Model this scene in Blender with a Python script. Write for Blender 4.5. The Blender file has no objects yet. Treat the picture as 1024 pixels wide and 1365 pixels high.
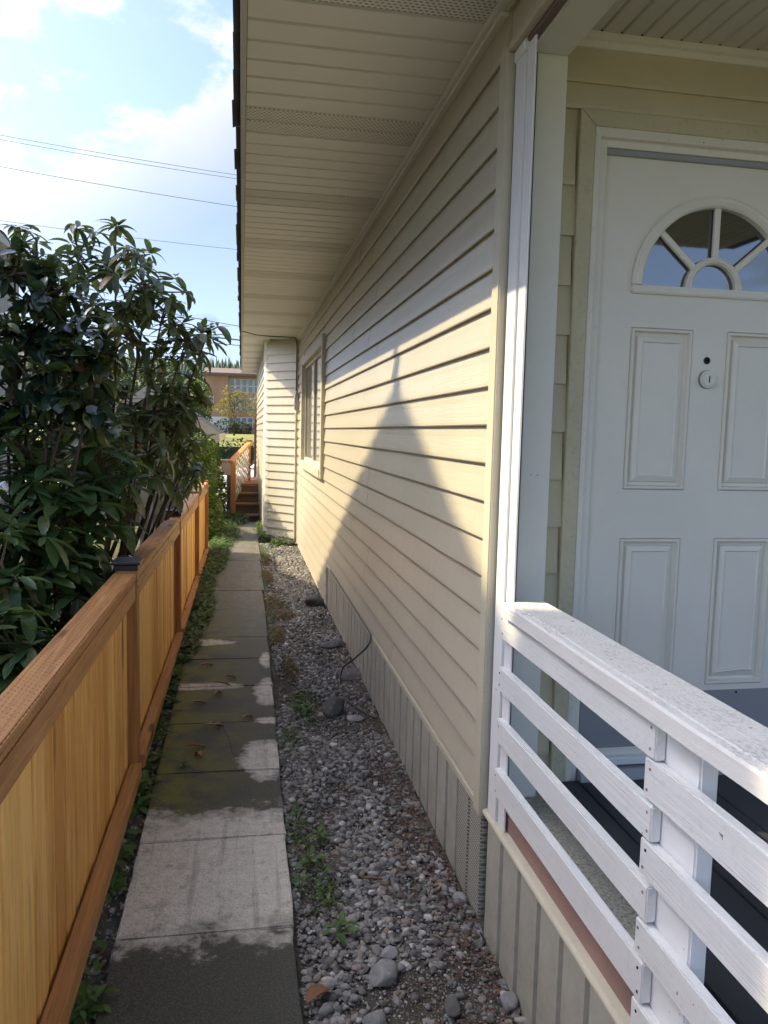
import bpy, bmesh, math, random
import numpy as np
from mathutils import Vector, Matrix, noise as mnoise

random.seed(7)
rng = np.random.default_rng(11)
S = bpy.context.scene
COL = S.collection

# ------------------------------------------------------------------ camera
EYE = Vector((0, 0, 1.63))
CR = Vector((0.983951949300567, -0.1768668714057757, 0.0235938819770524))
CU = Vector((-0.005522326123820323, 0.1019795834964401, 0.9947711638683918))
CF = Vector((0.17834815777516863, 0.9789373189071021, -0.09936629342577968))
cam = bpy.data.cameras.new('camera')
cam.sensor_fit = 'VERTICAL'; cam.sensor_height = 24.0
cam.lens = 24.0 * 1050 / 1365
cam.clip_start = 0.02; cam.clip_end = 3000
co = bpy.data.objects.new('camera', cam); COL.objects.link(co)
M4 = Matrix((CR, CU, -CF)).transposed().to_4x4(); M4.translation = EYE
co.matrix_world = M4
S.camera = co

def ray(px, py):
    return CR * ((px - 512) / 1050) - CU * ((py - 682.5) / 1050) + CF
def onz(px, py, z=0.0):
    d = ray(px, py); return EYE + d * ((z - EYE.z) / d.z)
def aty(px, py, Y):
    d = ray(px, py); return EYE + d * (Y / d.y)

# ------------------------------------------------------------------ light
SUN_S, SUN_M = 1.08, -0.30                 # fall per metre and drift per metre as light crosses +x
to_sun = Vector((-1.0, -SUN_M, SUN_S)).normalized()
elev = math.asin(to_sun.z); azim = math.atan2(to_sun.x, to_sun.y)
SKY_STRENGTH, SUN_POWER, EXPOSURE = 0.115, 2.0, 2.02
CLOUD_AT = (1.3, 0.4, 0.0)
CLOUD_LO, CLOUD_HI, CLOUD_FILL = (0.95, 1.18, 1.5, 1), (1.7, 1.7, 1.72, 1), 40.0
W = bpy.data.worlds.new('World'); S.world = W; W.use_nodes = True
wt = W.node_tree; wt.nodes.clear()
def wn(t, **k):
    n = wt.nodes.new(t)
    for a, b in k.items(): setattr(n, a, b)
    return n
sky = wn('ShaderNodeTexSky', sky_type='NISHITA', sun_disc=False, sun_elevation=elev, sun_rotation=azim,
         air_density=0.56, dust_density=2.5, ozone_density=3.2)
tc = wn('ShaderNodeTexCoord')
mp = wn('ShaderNodeMapping'); mp.inputs['Location'].default_value = CLOUD_AT; mp.inputs['Scale'].default_value = (1.0, 1.0, 1.9)
nz = wn('ShaderNodeTexNoise'); nz.inputs['Scale'].default_value = 6.5; nz.inputs['Detail'].default_value = 9.0; nz.inputs['Roughness'].default_value = 0.56
nz.inputs['Distortion'].default_value = 0.15
wt.links.new(tc.outputs['Generated'], mp.inputs['Vector']); wt.links.new(mp.outputs['Vector'], nz.inputs['Vector'])
# a bank of cloud that thickens towards the horizon, its upper edge tilted; loose cloud elsewhere
dotn = wn('ShaderNodeVectorMath', operation='DOT_PRODUCT'); dotn.inputs[1].default_value = (-0.44, 0.0, 1.0)
wt.links.new(tc.outputs['Generated'], dotn.inputs[0])
def wrange(src, a, b, c, d, smooth=False):
    n = wn('ShaderNodeMapRange')
    if smooth: n.interpolation_type = 'SMOOTHSTEP'
    for k, x in zip(('From Min', 'From Max', 'To Min', 'To Max'), (a, b, c, d)): n.inputs[k].default_value = x
    wt.links.new(src, n.inputs['Value']); return n.outputs['Result']
def wmath(op, a, b):
    n = wn('ShaderNodeMath', operation=op)
    for i, x in ((0, a), (1, b)):
        if isinstance(x, (int, float)): n.inputs[i].default_value = x
        else: wt.links.new(x, n.inputs[i])
    return n.outputs[0]
v_ = dotn.outputs['Value']
edge_ = wmath('ADD', wmath('SUBTRACT', 0.41, v_), wmath('MULTIPLY', wmath('SUBTRACT', nz.outputs['Fac'], 0.5), 0.42))
deck = wmath('MULTIPLY', wrange(edge_, 0.0, 0.05, 0.0, 1.0, True), wrange(v_, 0.15, 0.40, 0.45, 0.95))
puff = wrange(nz.outputs['Fac'], 0.54, 0.70, 0.0, 0.8, True)
cl = wmath('MAXIMUM', deck, puff)
# cloud brightened towards the unseen sun to add fill light to the shade
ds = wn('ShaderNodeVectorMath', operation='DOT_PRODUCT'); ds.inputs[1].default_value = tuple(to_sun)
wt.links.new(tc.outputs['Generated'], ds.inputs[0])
sun_fill = wmath('POWER', wrange(ds.outputs['Value'], -0.2, 1.0, 0.0, 1.0), 8.0)
lum = wmath('ADD', wmath('MULTIPLY', sun_fill, CLOUD_FILL), 1.0)
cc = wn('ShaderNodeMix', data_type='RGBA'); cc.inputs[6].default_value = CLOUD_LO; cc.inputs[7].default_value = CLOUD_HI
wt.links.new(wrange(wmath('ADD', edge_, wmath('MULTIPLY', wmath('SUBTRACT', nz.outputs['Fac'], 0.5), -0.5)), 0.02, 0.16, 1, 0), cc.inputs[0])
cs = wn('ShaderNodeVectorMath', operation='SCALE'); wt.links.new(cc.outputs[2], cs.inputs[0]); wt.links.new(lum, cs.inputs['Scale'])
mixc = wn('ShaderNodeMix', data_type='RGBA')
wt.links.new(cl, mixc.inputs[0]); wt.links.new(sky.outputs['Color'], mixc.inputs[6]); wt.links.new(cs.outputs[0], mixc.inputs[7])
bg = wn('ShaderNodeBackground'); bg.inputs['Strength'].default_value = SKY_STRENGTH
out = wn('ShaderNodeOutputWorld')
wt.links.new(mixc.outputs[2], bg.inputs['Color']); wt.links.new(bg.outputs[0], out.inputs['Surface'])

sl = bpy.data.lights.new('sun', 'SUN'); sl.energy = SUN_POWER; sl.angle = math.radians(0.55); sl.color = (1.0, 0.84, 0.56)
so = bpy.data.objects.new('sun', sl); COL.objects.link(so)
so.rotation_euler = to_sun.to_track_quat('Z', 'Y').to_euler(); so.location = (-6, 2, 9)

S.view_settings.view_transform = 'Standard'; S.view_settings.look = 'None'
S.view_settings.exposure = EXPOSURE; S.view_settings.gamma = 1.0; S.view_settings.use_curve_mapping = False
S.render.engine = 'CYCLES'
S.cycles.max_bounces = 8; S.cycles.diffuse_bounces = 5; S.cycles.transparent_max_bounces = 8

# ------------------------------------------------------------------ materials
MATS = {}
class NT:
    def __init__(s, name):
        s.m = bpy.data.materials.new(name); s.m.use_nodes = True; s.t = s.m.node_tree
        s.b = s.t.nodes['Principled BSDF']; s.o = s.t.nodes['Material Output']
        MATS[name] = s.m
    def n(s, t, **k):
        n = s.t.nodes.new(t)
        for a, b in k.items():
            if a.startswith('i_'):
                n.inputs[a[2:].replace('_', ' ')].default_value = b
            else: setattr(n, a, b)
        return n
    def l(s, a, b): s.t.links.new(a, b)
    def coord(s, scale=(1, 1, 1), kind='Object', rnd=False):
        c = s.n('ShaderNodeTexCoord'); m = s.n('ShaderNodeMapping'); m.inputs['Scale'].default_value = scale
        s.l(c.outputs[kind], m.inputs['Vector'])
        if rnd:
            oi = s.n('ShaderNodeObjectInfo'); mu = s.n('ShaderNodeMath', operation='MULTIPLY'); mu.inputs[1].default_value = 37.0
            s.l(oi.outputs['Random'], mu.inputs[0]); s.l(mu.outputs[0], m.inputs['Location'])
        return m.outputs['Vector']
    def noise(s, vec, scale, detail=4, rough=0.55, dist=0.0):
        n = s.n('ShaderNodeTexNoise'); n.inputs['Scale'].default_value = scale; n.inputs['Detail'].default_value = detail
        n.inputs['Roughness'].default_value = rough; n.inputs['Distortion'].default_value = dist
        s.l(vec, n.inputs['Vector']); return n.outputs['Fac']
    def rng(s, v, a, b, c=0.0, d=1.0, smooth=False):
        n = s.n('ShaderNodeMapRange')
        if smooth: n.interpolation_type = 'SMOOTHSTEP'
        for k, x in zip(('From Min', 'From Max', 'To Min', 'To Max'), (a, b, c, d)): n.inputs[k].default_value = x
        s.l(v, n.inputs['Value']); return n.outputs['Result']
    def mix(s, f, a, b, mode='MIX'):
        n = s.n('ShaderNodeMix', data_type='RGBA'); n.blend_type = mode
        if isinstance(f, (int, float)): n.inputs[0].default_value = f
        else: s.l(f, n.inputs[0])
        for i, x in ((6, a), (7, b)):
            if isinstance(x, (tuple, list)): n.inputs[i].default_value = tuple(x)[:3] + (1,)
            else: s.l(x, n.inputs[i])
        return n.outputs[2]
    def math(s, op, a, b=None):
        n = s.n('ShaderNodeMath', operation=op)
        for i, x in ((0, a), (1, b)):
            if x is None: continue
            if isinstance(x, (int, float)): n.inputs[i].default_value = x
            else: s.l(x, n.inputs[i])
        return n.outputs[0]
    def bump(s, h, strength, dist=0.002, prev=None):
        n = s.n('ShaderNodeBump'); n.inputs['Strength'].default_value = strength; n.inputs['Distance'].default_value = dist
        s.l(h, n.inputs['Height'])
        if prev is not None: s.l(prev, n.inputs['Normal'])
        return n.outputs['Normal']
    def island(s, obj=True):
        g = s.n('ShaderNodeNewGeometry'); v = g.outputs['Random Per Island']
        if obj:
            oi = s.n('ShaderNodeObjectInfo'); v = s.math('FRACT', s.math('ADD', v, oi.outputs['Random']))
        return v
    def ramp(s, v, stops):
        n = s.n('ShaderNodeValToRGB'); e = n.color_ramp.elements
        while len(e) < len(stops): e.new(0.5)
        for el, (p, c) in zip(e, stops): el.position = p; el.color = tuple(c) + (1,)
        s.l(v, n.inputs['Fac']); return n.outputs['Color']
    def done(s, color=None, rough=0.5, normal=None, spec=0.5, metal=0.0):
        if color is not None:
            if isinstance(color, (tuple, list)): s.b.inputs['Base Color'].default_value = tuple(color)[:3] + (1,)
            else: s.l(color, s.b.inputs['Base Color'])
        if isinstance(rough, (int, float)): s.b.inputs['Roughness'].default_value = rough
        else: s.l(rough, s.b.inputs['Roughness'])
        if normal is not None: s.l(normal, s.b.inputs['Normal'])
        s.b.inputs['Specular IOR Level'].default_value = spec; s.b.inputs['Metallic'].default_value = metal
        return s.m

def shade(c, f): return tuple(x * f for x in c)

def painted(name, base, rough=0.5, var=0.12, grain=(60, 3, 60), gscale=1.0, gbump=0.25, dirt=0.25, dirtcol=None, dirt_at=(0.55, 0.8), orand=0.0, dscale=3.0, spec=0.4, chips=None, splash=0.0):
    t = NT(name); v = t.coord()
    big = t.noise(v, dscale, 6, 0.62)
    col = t.mix(t.rng(big, 0.3, 0.7), shade(base, 1 - var), shade(base, 1 + var * 0.5))
    fine = t.noise(v, 55, 5, 0.7)
    dm = t.math('MULTIPLY', t.rng(fine, dirt_at[0], dirt_at[1]), dirt)
    col = t.mix(dm, col, dirtcol or shade(base, 0.55))
    if chips:
        ch = t.noise(v, chips[0], 3, 0.6)
        col = t.mix(t.rng(ch, chips[1], chips[1] + 0.015), col, chips[2])
    if orand:
        oi = t.n('ShaderNodeObjectInfo'); col = t.mix(t.rng(oi.outputs['Random'], 0, 1, 0, orand), col, shade(base, 0.6))
    if splash:
        sx = t.n('ShaderNodeSeparateXYZ'); t.l(v, sx.inputs[0])
        low = t.math('MULTIPLY', t.rng(sx.outputs['Z'], 0.0, 0.75, 1.0, 0.0), t.rng(t.noise(v, 9, 7, 0.7), 0.35, 0.68, 0.0, splash))
        run = t.math('MULTIPLY', t.rng(t.noise(t.coord((1, 14, 0.8)), 1.0, 6, 0.65), 0.52, 0.72, 0, 1), splash * 0.55)
        col = t.mix(t.math('MAXIMUM', low, run), col, dirtcol or shade(base, 0.5))
    gv = t.coord(grain); g = t.noise(gv, gscale, 5, 0.6, 0.4)
    n1 = t.bump(g, gbump, 0.003)
    return t.done(col, rough, t.bump(fine, 0.08, 0.002, n1), spec)

SIDING = (0.515, 0.472, 0.362)
painted('siding', SIDING, 0.30, 0.07, (110, 5, 110), 1.0, 0.32, 0.16, (0.34, 0.31, 0.24), (0.58, 0.75), 0.05, 1.6, 0.5, splash=0.4)
painted('siding_trim', (0.55, 0.51, 0.39), 0.5, 0.10, (40, 40, 4), 1.0, 0.12, 0.40, (0.30, 0.28, 0.20), (0.55, 0.75))
painted('door_siding', (0.58, 0.52, 0.36), 0.5, 0.08, (5, 60, 90), 1.0, 0.25, 0.2, (0.34, 0.30, 0.20))
painted('white_paint', (0.76, 0.76, 0.75), 0.55, 0.07, (60, 4, 60), 1.0, 0.20, 0.22, (0.50, 0.49, 0.46), (0.58, 0.76), chips=(42, 0.735, (0.30, 0.25, 0.20)))
painted('rail_board_paint', (0.72, 0.72, 0.70), 0.58, 0.06, (150, 4.5, 130), 1.0, 0.7, 0.40, (0.50, 0.48, 0.44), (0.55, 0.72), chips=(36, 0.73, (0.26, 0.20, 0.16)))
painted('post_paint', (0.75, 0.73, 0.65), 0.5, 0.05, (40, 40, 4), 1.0, 0.15, 0.18, (0.45, 0.43, 0.37), (0.6, 0.78), chips=(30, 0.735, (0.16, 0.13, 0.10)))
painted('door_paint', (0.75, 0.715, 0.62), 0.36, 0.05, (30, 30, 3), 1.0, 0.06, 0.14, (0.5, 0.47, 0.40), (0.56, 0.8), spec=0.5)
painted('frame_paint', (0.74, 0.71, 0.62), 0.5, 0.07, (30, 30, 4), 1.0, 0.12, 0.35, (0.38, 0.36, 0.30), (0.56, 0.78), chips=(40, 0.72, (0.20, 0.17, 0.13)))
painted('tan_trim', (0.54, 0.49, 0.33), 0.55, 0.12, (40, 40, 4), 1.0, 0.2, 0.45, (0.26, 0.25, 0.15), (0.52, 0.74))
painted('skirting', (0.455, 0.440, 0.370), 0.5, 0.10, (70, 70, 3), 1.0, 0.25, 0.30, (0.22, 0.20, 0.16), (0.55, 0.75), 0.12, splash=0.7)
painted('soffit', (0.77, 0.775, 0.745), 0.5, 0.04, (4, 90, 60), 1.0, 0.15, 0.10, None, (0.6, 0.8), 0.05)
painted('ceiling_board', (0.60, 0.57, 0.49), 0.5, 0.05, (60, 4, 60), 1.0, 0.12, 0.10, None, (0.6, 0.8), 0.06)
painted('red_primer', (0.30, 0.185, 0.155), 0.7, 0.18, (60, 4, 60), 1.0, 0.4, 0.4, (0.16, 0.10, 0.08), (0.55, 0.75), chips=(28, 0.70, (0.08, 0.05, 0.04)))
painted('weathered_shade_board', (0.22, 0.16, 0.145), 0.75, 0.2, (40, 4, 60), 1.0, 0.4, 0.3)  # brown header strip; also painted shade behind soffit grooves and pickets
painted('dark_deck', (0.030, 0.032, 0.038), 0.5, 0.25, (60, 4, 60), 1.0, 0.3, 0.3, (0.07, 0.065, 0.06), (0.6, 0.8))
painted('fascia', (0.52, 0.50, 0.45), 0.5, 0.08)
painted('shingle', (0.045, 0.045, 0.048), 0.9, 0.4, (30, 30, 30), 2.0, 0.6, 0.4, (0.10, 0.10, 0.10))
painted('grey_metal', (0.30, 0.31, 0.32), 0.42, 0.08, spec=0.6)
painted('kick_plate', (0.27, 0.275, 0.285), 0.45, 0.06, (4, 30, 90), 1.0, 0.08, 0.2, (0.4, 0.4, 0.4))
painted('wire_grey', (0.16, 0.16, 0.17), 0.6, 0.1)
painted('black_plastic', (0.012, 0.012, 0.013), 0.35, 0.2, spec=0.5)
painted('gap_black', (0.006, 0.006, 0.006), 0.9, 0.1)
painted('neighbour_wall', (0.28, 0.265, 0.235), 0.7, 0.1)
painted('neighbour_trim', (0.44, 0.415, 0.375), 0.6, 0.1)
painted('shade_chimney_brick', (0.30, 0.16, 0.11), 0.8, 0.3)
painted('cedar', (0.62, 0.255, 0.085), 0.6, 0.15, (50, 50, 4), 1.0, 0.3, 0.2)
painted('step_wood', (0.30, 0.185, 0.11), 0.7, 0.25, (4, 60, 60), 1.0, 0.4, 0.35)
painted('lattice', (0.86, 0.83, 0.76), 0.6, 0.05)
painted('white_box', (0.72, 0.72, 0.71), 0.5, 0.06)
painted('asphalt_drive', (0.30, 0.30, 0.29), 0.85, 0.15)
painted('school_brick', (0.40, 0.235, 0.155), 0.85, 0.15, dscale=0.6)
painted('school_white', (0.70, 0.69, 0.66), 0.8, 0.06, dscale=0.5)
painted('school_roof', (0.16, 0.12, 0.10), 0.8, 0.1)
painted('old_post', (0.34, 0.20, 0.115), 0.8, 0.2, (40, 40, 3), 1.0, 0.4, 0.3)
painted('shed_wood', (0.17, 0.155, 0.13), 0.85, 0.2, (4, 40, 40), 1.0, 0.4, 0.3)
painted('pale_post', (0.50, 0.45, 0.38), 0.8, 0.15, (40, 40, 3), 1.0, 0.4, 0.3)
painted('car_white', (0.75, 0.76, 0.78), 0.25, 0.02, spec=0.6)
painted('tyre', (0.02, 0.02, 0.02), 0.8, 0.1)
painted('bark', (0.085, 0.060, 0.042), 0.9, 0.35, (30, 30, 4), 1.5, 0.7, 0.4)
painted('twig', (0.16, 0.105, 0.068), 0.85, 0.25)
painted('red_lens', (0.45, 0.02, 0.02), 0.3, 0.05)
painted('galvanised', (0.35, 0.36, 0.37), 0.4, 0.1, spec=0.6)

def glass(name, col, rough=0.03, ior=1.5):
    t = NT(name); t.b.inputs['IOR'].default_value = ior
    t.b.inputs['Base Color'].default_value = tuple(col) + (1,); t.b.inputs['Roughness'].default_value = rough
    t.b.inputs['Specular IOR Level'].default_value = 0.8; t.b.inputs['Coat Weight'].default_value = 0.6; t.b.inputs['Coat Roughness'].default_value = 0.02
    return t.m
glass('dark_glass', (0.015, 0.018, 0.02), ior=2.1); glass('curtain_glass', (0.17, 0.18, 0.165), 0.05); glass('car_glass', (0.03, 0.035, 0.04))
glass('school_glass', (0.16, 0.19, 0.22), 0.1)

def perforated():
    t = NT('perforated'); c = t.coord((1, 1, 1))
    sx = t.n('ShaderNodeSeparateXYZ'); t.l(c, sx.inputs[0])
    def tri(v, f, off=0.0):
        a = t.math('FRACT', t.math('ADD', t.math('MULTIPLY', v, f), off)); return t.math('ABSOLUTE', t.math('SUBTRACT', a, 0.5))
    row = t.math('FLOOR', t.math('MULTIPLY', sx.outputs['Y'], 62.0))
    sh = t.math('MULTIPLY', t.math('MODULO', row, 2.0), 0.5)
    a = t.math('ABSOLUTE', t.math('SUBTRACT', t.math('FRACT', t.math('ADD', t.math('MULTIPLY', sx.outputs['X'], 52.0), sh)), 0.5))
    b = tri(sx.outputs['Y'], 62.0)
    d = t.math('ADD', t.math('MULTIPLY', a, 0.85), b)
    hole = t.rng(d, 0.34, 0.46, 1, 0)
    col = t.mix(hole, (0.77, 0.775, 0.745), (0.34, 0.33, 0.30))
    t.done(col, 0.55, t.bump(hole, -0.4, 0.003))
perforated()
def vent_panel():
    t = NT('vent_panel'); c = t.coord((1, 1, 1))
    sx = t.n('ShaderNodeSeparateXYZ'); t.l(c, sx.inputs[0])
    row = t.math('FLOOR', t.math('MULTIPLY', sx.outputs['Z'], 75.0))
    sh = t.math('MULTIPLY', t.math('MODULO', row, 2.0), 0.5)
    a = t.math('ABSOLUTE', t.math('SUBTRACT', t.math('FRACT', t.math('ADD', t.math('MULTIPLY', sx.outputs['Y'], 62.0), sh)), 0.5))
    b = t.math('ABSOLUTE', t.math('SUBTRACT', t.math('FRACT', t.math('MULTIPLY', sx.outputs['Z'], 75.0)), 0.5))
    hole = t.rng(t.math('ADD', t.math('MULTIPLY', a, 0.8), b), 0.40, 0.52, 1, 0)
    t.done(t.mix(hole, (0.46, 0.445, 0.375), (0.17, 0.16, 0.135)), 0.55, t.bump(hole, -0.5, 0.003))
vent_panel()

def wood(name, light, dark, scale=(26, 26, 1.6), rough=0.55, orand=0.5, incise=False, knots=True):
    t = NT(name); v = t.coord(scale, rnd=True)
    g = t.noise(v, 1.0, 6, 0.62, 1.2)
    fine = t.noise(t.coord(tuple(x * 5 for x in scale), rnd=True), 1.0, 4, 0.6, 0.3)
    oi = t.n('ShaderNodeObjectInfo')
    f = t.math('ADD', t.rng(g, 0.35, 0.68), t.rng(oi.outputs['Random'], 0, 1, -orand * 0.6, orand * 0.5))
    f = t.math('ADD', f, t.rng(fine, 0.3, 0.7, -0.22, 0.22))
    n = t.n('ShaderNodeClamp'); t.l(f, n.inputs['Value'])
    col = t.mix(n.outputs[0], light, dark)
    if knots:
        kv = t.coord(tuple(x * 0.33 if x > 10 else x * 1.6 for x in scale), rnd=True)
        k = t.noise(kv, 1.0, 2, 0.5)
        col = t.mix(t.rng(k, 0.65, 0.74, 0, 0.85), col, shade(dark, 0.34))
    nrm = t.bump(fine, 0.25, 0.002, t.bump(g, 0.2, 0.002))
    if incise:
        c = t.coord((1, 1, 1)); sx = t.n('ShaderNodeSeparateXYZ'); t.l(c, sx.inputs[0])
        colm = t.math('FLOOR', t.math('MULTIPLY', sx.outputs['X'], 80.0))
        sh = t.math('MULTIPLY', t.math('MODULO', colm, 2.0), 0.5)
        a = t.math('ABSOLUTE', t.math('SUBTRACT', t.math('FRACT', t.math('MULTIPLY', sx.outputs['X'], 80.0)), 0.5))
        sh2 = t.math('MULTIPLY', t.math('FLOOR', t.math('MULTIPLY', sx.outputs['Z'], 70.0)), 0.5)
        b = t.math('ABSOLUTE', t.math('SUBTRACT', t.math('FRACT', t.math('ADD', t.math('ADD', t.math('MULTIPLY', sx.outputs['Y'], 38.0), sh), sh2)), 0.5))
        a2 = t.math('ABSOLUTE', t.math('SUBTRACT', t.math('FRACT', t.math('MULTIPLY', sx.outputs['Z'], 70.0)), 0.5))
        geo = t.n('ShaderNodeNewGeometry'); sn = t.n('ShaderNodeSeparateXYZ'); t.l(geo.outputs['Normal'], sn.inputs[0])
        up = t.rng(sn.outputs['Z'], 0.4, 0.6)
        ax = t.math('ADD', t.math('MULTIPLY', a, up), t.math('MULTIPLY', a2, t.math('SUBTRACT', 1.0, up)))
        hole = t.math('MULTIPLY', t.rng(ax, 0.10, 0.20, 1, 0), t.rng(b, 0.20, 0.28, 1, 0))
        hole = t.math('MULTIPLY', hole, t.rng(t.noise(c, 9, 3), 0.35, 0.5, 0.25, 1.0))
        col = t.mix(t.math('MULTIPLY', hole, 0.75), col, shade(dark, 0.35))
        nrm = t.bump(hole, -0.5, 0.003, nrm)
    return t.done(col, rough, nrm, 0.35)
wood('picket_wood', (0.92, 0.55, 0.175), (0.62, 0.29, 0.068), (60, 30, 1.4), 0.55, 1.3)
wood('treated_wood', (0.56, 0.285, 0.105), (0.33, 0.145, 0.048), (40, 1.6, 40), 0.55, 0.25, incise=True)
wood('treated_plain', (0.54, 0.275, 0.102), (0.32, 0.14, 0.047), (40, 1.6, 40), 0.55, 0.3)
wood('treated_post', (0.46, 0.225, 0.082), (0.27, 0.115, 0.038), (40, 40, 1.6), 0.55, 0.3, incise=False)

def cap_top_mat():
    t = NT('weathered_cap_paint'); v = t.coord()
    big = t.noise(v, 7, 6, 0.7); sp = t.noise(t.coord((170, 75, 170)), 1.0, 5, 0.7, 0.3)
    worn = t.math('MULTIPLY', t.rng(sp, 0.46, 0.64), t.rng(big, 0.40, 0.64, 0.10, 0.85))
    geo = t.n('ShaderNodeNewGeometry'); sn = t.n('ShaderNodeSeparateXYZ'); t.l(geo.outputs['Normal'], sn.inputs[0])
    up = t.rng(sn.outputs['Z'], 0.4, 0.9)
    col = t.mix(t.math('MULTIPLY', worn, up), (0.72, 0.705, 0.665), (0.30, 0.28, 0.245))
    ch = t.noise(v, 40, 3, 0.6); col = t.mix(t.rng(ch, 0.71, 0.725), col, (0.25, 0.2, 0.16))
    t.done(col, 0.7, t.bump(sp, 0.5, 0.002, t.bump(t.noise(t.coord((150, 4, 130)), 1, 5), 0.4, 0.003)), 0.3)
cap_top_mat()
def speckled(name, base, dark, sc=120):
    t = NT(name); v = t.coord(); a = t.noise(v, sc, 3, 0.65); b = t.noise(v, 8, 5, 0.6)
    col = t.mix(t.rng(a, 0.42, 0.66), shade(base, 1.1), dark); col = t.mix(t.rng(b, 0.35, 0.7), col, shade(base, 0.7))
    t.done(col, 0.85, t.bump(a, 0.6, 0.003), 0.3)
speckled('sill_concrete', (0.42, 0.40, 0.34), (0.16, 0.14, 0.11))

# concrete path: pale where scrubbed or worn, elsewhere blackened and mossy; the patches are stains with shapes of their own
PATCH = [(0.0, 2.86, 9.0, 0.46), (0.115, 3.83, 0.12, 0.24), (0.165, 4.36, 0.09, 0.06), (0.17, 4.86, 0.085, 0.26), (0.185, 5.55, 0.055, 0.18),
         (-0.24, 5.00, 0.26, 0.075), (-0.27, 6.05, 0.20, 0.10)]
def path_mat():
    t = NT('path_concrete'); c = t.coord()
    warp = t.noise(c, 7.0, 7, 0.68); warp2 = t.noise(c, 38.0, 4, 0.6)
    best = None
    for (x, y, rx, ry) in PATCH:
        s_ = t.n('ShaderNodeVectorMath', operation='SUBTRACT'); s_.inputs[1].default_value = (x, y, 0); t.l(c, s_.inputs[0])
        m_ = t.n('ShaderNodeVectorMath', operation='MULTIPLY'); m_.inputs[1].default_value = (1 / rx, 1 / ry, 0); t.l(s_.outputs[0], m_.inputs[0])
        l_ = t.n('ShaderNodeVectorMath', operation='LENGTH'); t.l(m_.outputs[0], l_.inputs[0])
        q = t.math('SUBTRACT', 1.0, l_.outputs['Value'])
        best = q if best is None else t.math('MAXIMUM', best, q)
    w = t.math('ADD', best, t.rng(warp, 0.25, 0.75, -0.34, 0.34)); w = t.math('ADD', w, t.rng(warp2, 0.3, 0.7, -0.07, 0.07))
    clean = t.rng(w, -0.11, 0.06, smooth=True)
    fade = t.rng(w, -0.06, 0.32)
    sx = t.n('ShaderNodeSeparateXYZ'); t.l(c, sx.inputs[0])
    far = t.rng(t.math('ADD', sx.outputs['Y'], t.rng(warp, 0.3, 0.7, -0.8, 0.8)), 6.0, 8.2)
    grit = t.noise(c, 170, 3, 0.65); mid = t.noise(c, 22, 5, 0.62)
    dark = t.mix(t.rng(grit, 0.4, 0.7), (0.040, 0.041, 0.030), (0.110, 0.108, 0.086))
    moss_n = t.noise(c, 4.2, 5, 0.6)
    mossm = t.math('MULTIPLY', t.rng(moss_n, 0.40, 0.54), t.rng(sx.outputs['X'], -0.42, 0.16, 1.0, 0.0))
    mossm = t.math('MULTIPLY', mossm, t.rng(sx.outputs['Y'], 2.4, 3.4))
    mossm = t.math('MULTIPLY', mossm, t.rng(grit, 0.35, 0.6, 0.5, 1))
    dark = t.mix(mossm, dark, (0.175, 0.170, 0.018))
    farc = t.mix(t.rng(mid, 0.35, 0.65), (0.085, 0.080, 0.062), (0.17, 0.16, 0.13))
    farc = t.mix(t.math('MULTIPLY', t.rng(moss_n, 0.5, 0.62), 0.6), farc, (0.085, 0.075, 0.030))
    dark = t.mix(far, dark, farc)
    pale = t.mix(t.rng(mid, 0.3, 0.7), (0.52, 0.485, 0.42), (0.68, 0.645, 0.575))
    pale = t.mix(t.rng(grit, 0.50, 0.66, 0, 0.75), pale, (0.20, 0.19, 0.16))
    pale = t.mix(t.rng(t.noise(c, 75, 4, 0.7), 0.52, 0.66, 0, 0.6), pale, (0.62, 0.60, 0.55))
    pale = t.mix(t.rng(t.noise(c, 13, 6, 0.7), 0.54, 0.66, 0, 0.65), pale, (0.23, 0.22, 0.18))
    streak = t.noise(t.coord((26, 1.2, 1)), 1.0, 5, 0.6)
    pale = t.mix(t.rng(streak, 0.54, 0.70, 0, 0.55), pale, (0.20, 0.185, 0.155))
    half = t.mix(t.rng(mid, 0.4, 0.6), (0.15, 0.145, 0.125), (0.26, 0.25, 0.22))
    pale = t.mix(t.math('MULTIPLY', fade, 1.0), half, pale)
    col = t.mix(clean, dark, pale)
    n1 = t.bump(mid, 0.25, 0.006); n1 = t.bump(grit, 0.8, 0.0025, n1); n1 = t.bump(clean, -0.15, 0.003, n1)
    t.done(col, t.rng(clean, 0, 1, 0.62, 0.9), n1, 0.35)
path_mat()

def soil_mat():
    t = NT('soil'); c = t.coord(); a = t.noise(c, 9, 7, 0.65); b = t.noise(c, 130, 4, 0.7); d = t.noise(c, 40, 5, 0.65)
    col = t.ramp(a, [(0.3, (0.042, 0.034, 0.026)), (0.52, (0.085, 0.073, 0.059)), (0.72, (0.135, 0.12, 0.098))])
    col = t.mix(t.rng(b, 0.5, 0.75, 0, 0.7), col, (0.15, 0.14, 0.125))
    t.done(col, 0.95, t.bump(b, 0.8, 0.004, t.bump(d, 0.7, 0.012)), 0.2)
soil_mat()
def ground_mat():
    t = NT('ground'); c = t.coord(); a = t.noise(c, 1.2, 6, 0.6); b = t.noise(c, 60, 4, 0.7)
    g = t.mix(t.rng(b, 0.3, 0.7), (0.075, 0.095, 0.025), (0.19, 0.20, 0.065))
    e = t.mix(t.rng(b, 0.3, 0.7), (0.045, 0.036, 0.026), (0.11, 0.095, 0.07))
    col = t.mix(t.rng(a, 0.40, 0.58), g, e)
    t.done(col, 0.95, t.bump(b, 0.7, 0.02), 0.2)
ground_mat()
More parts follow.
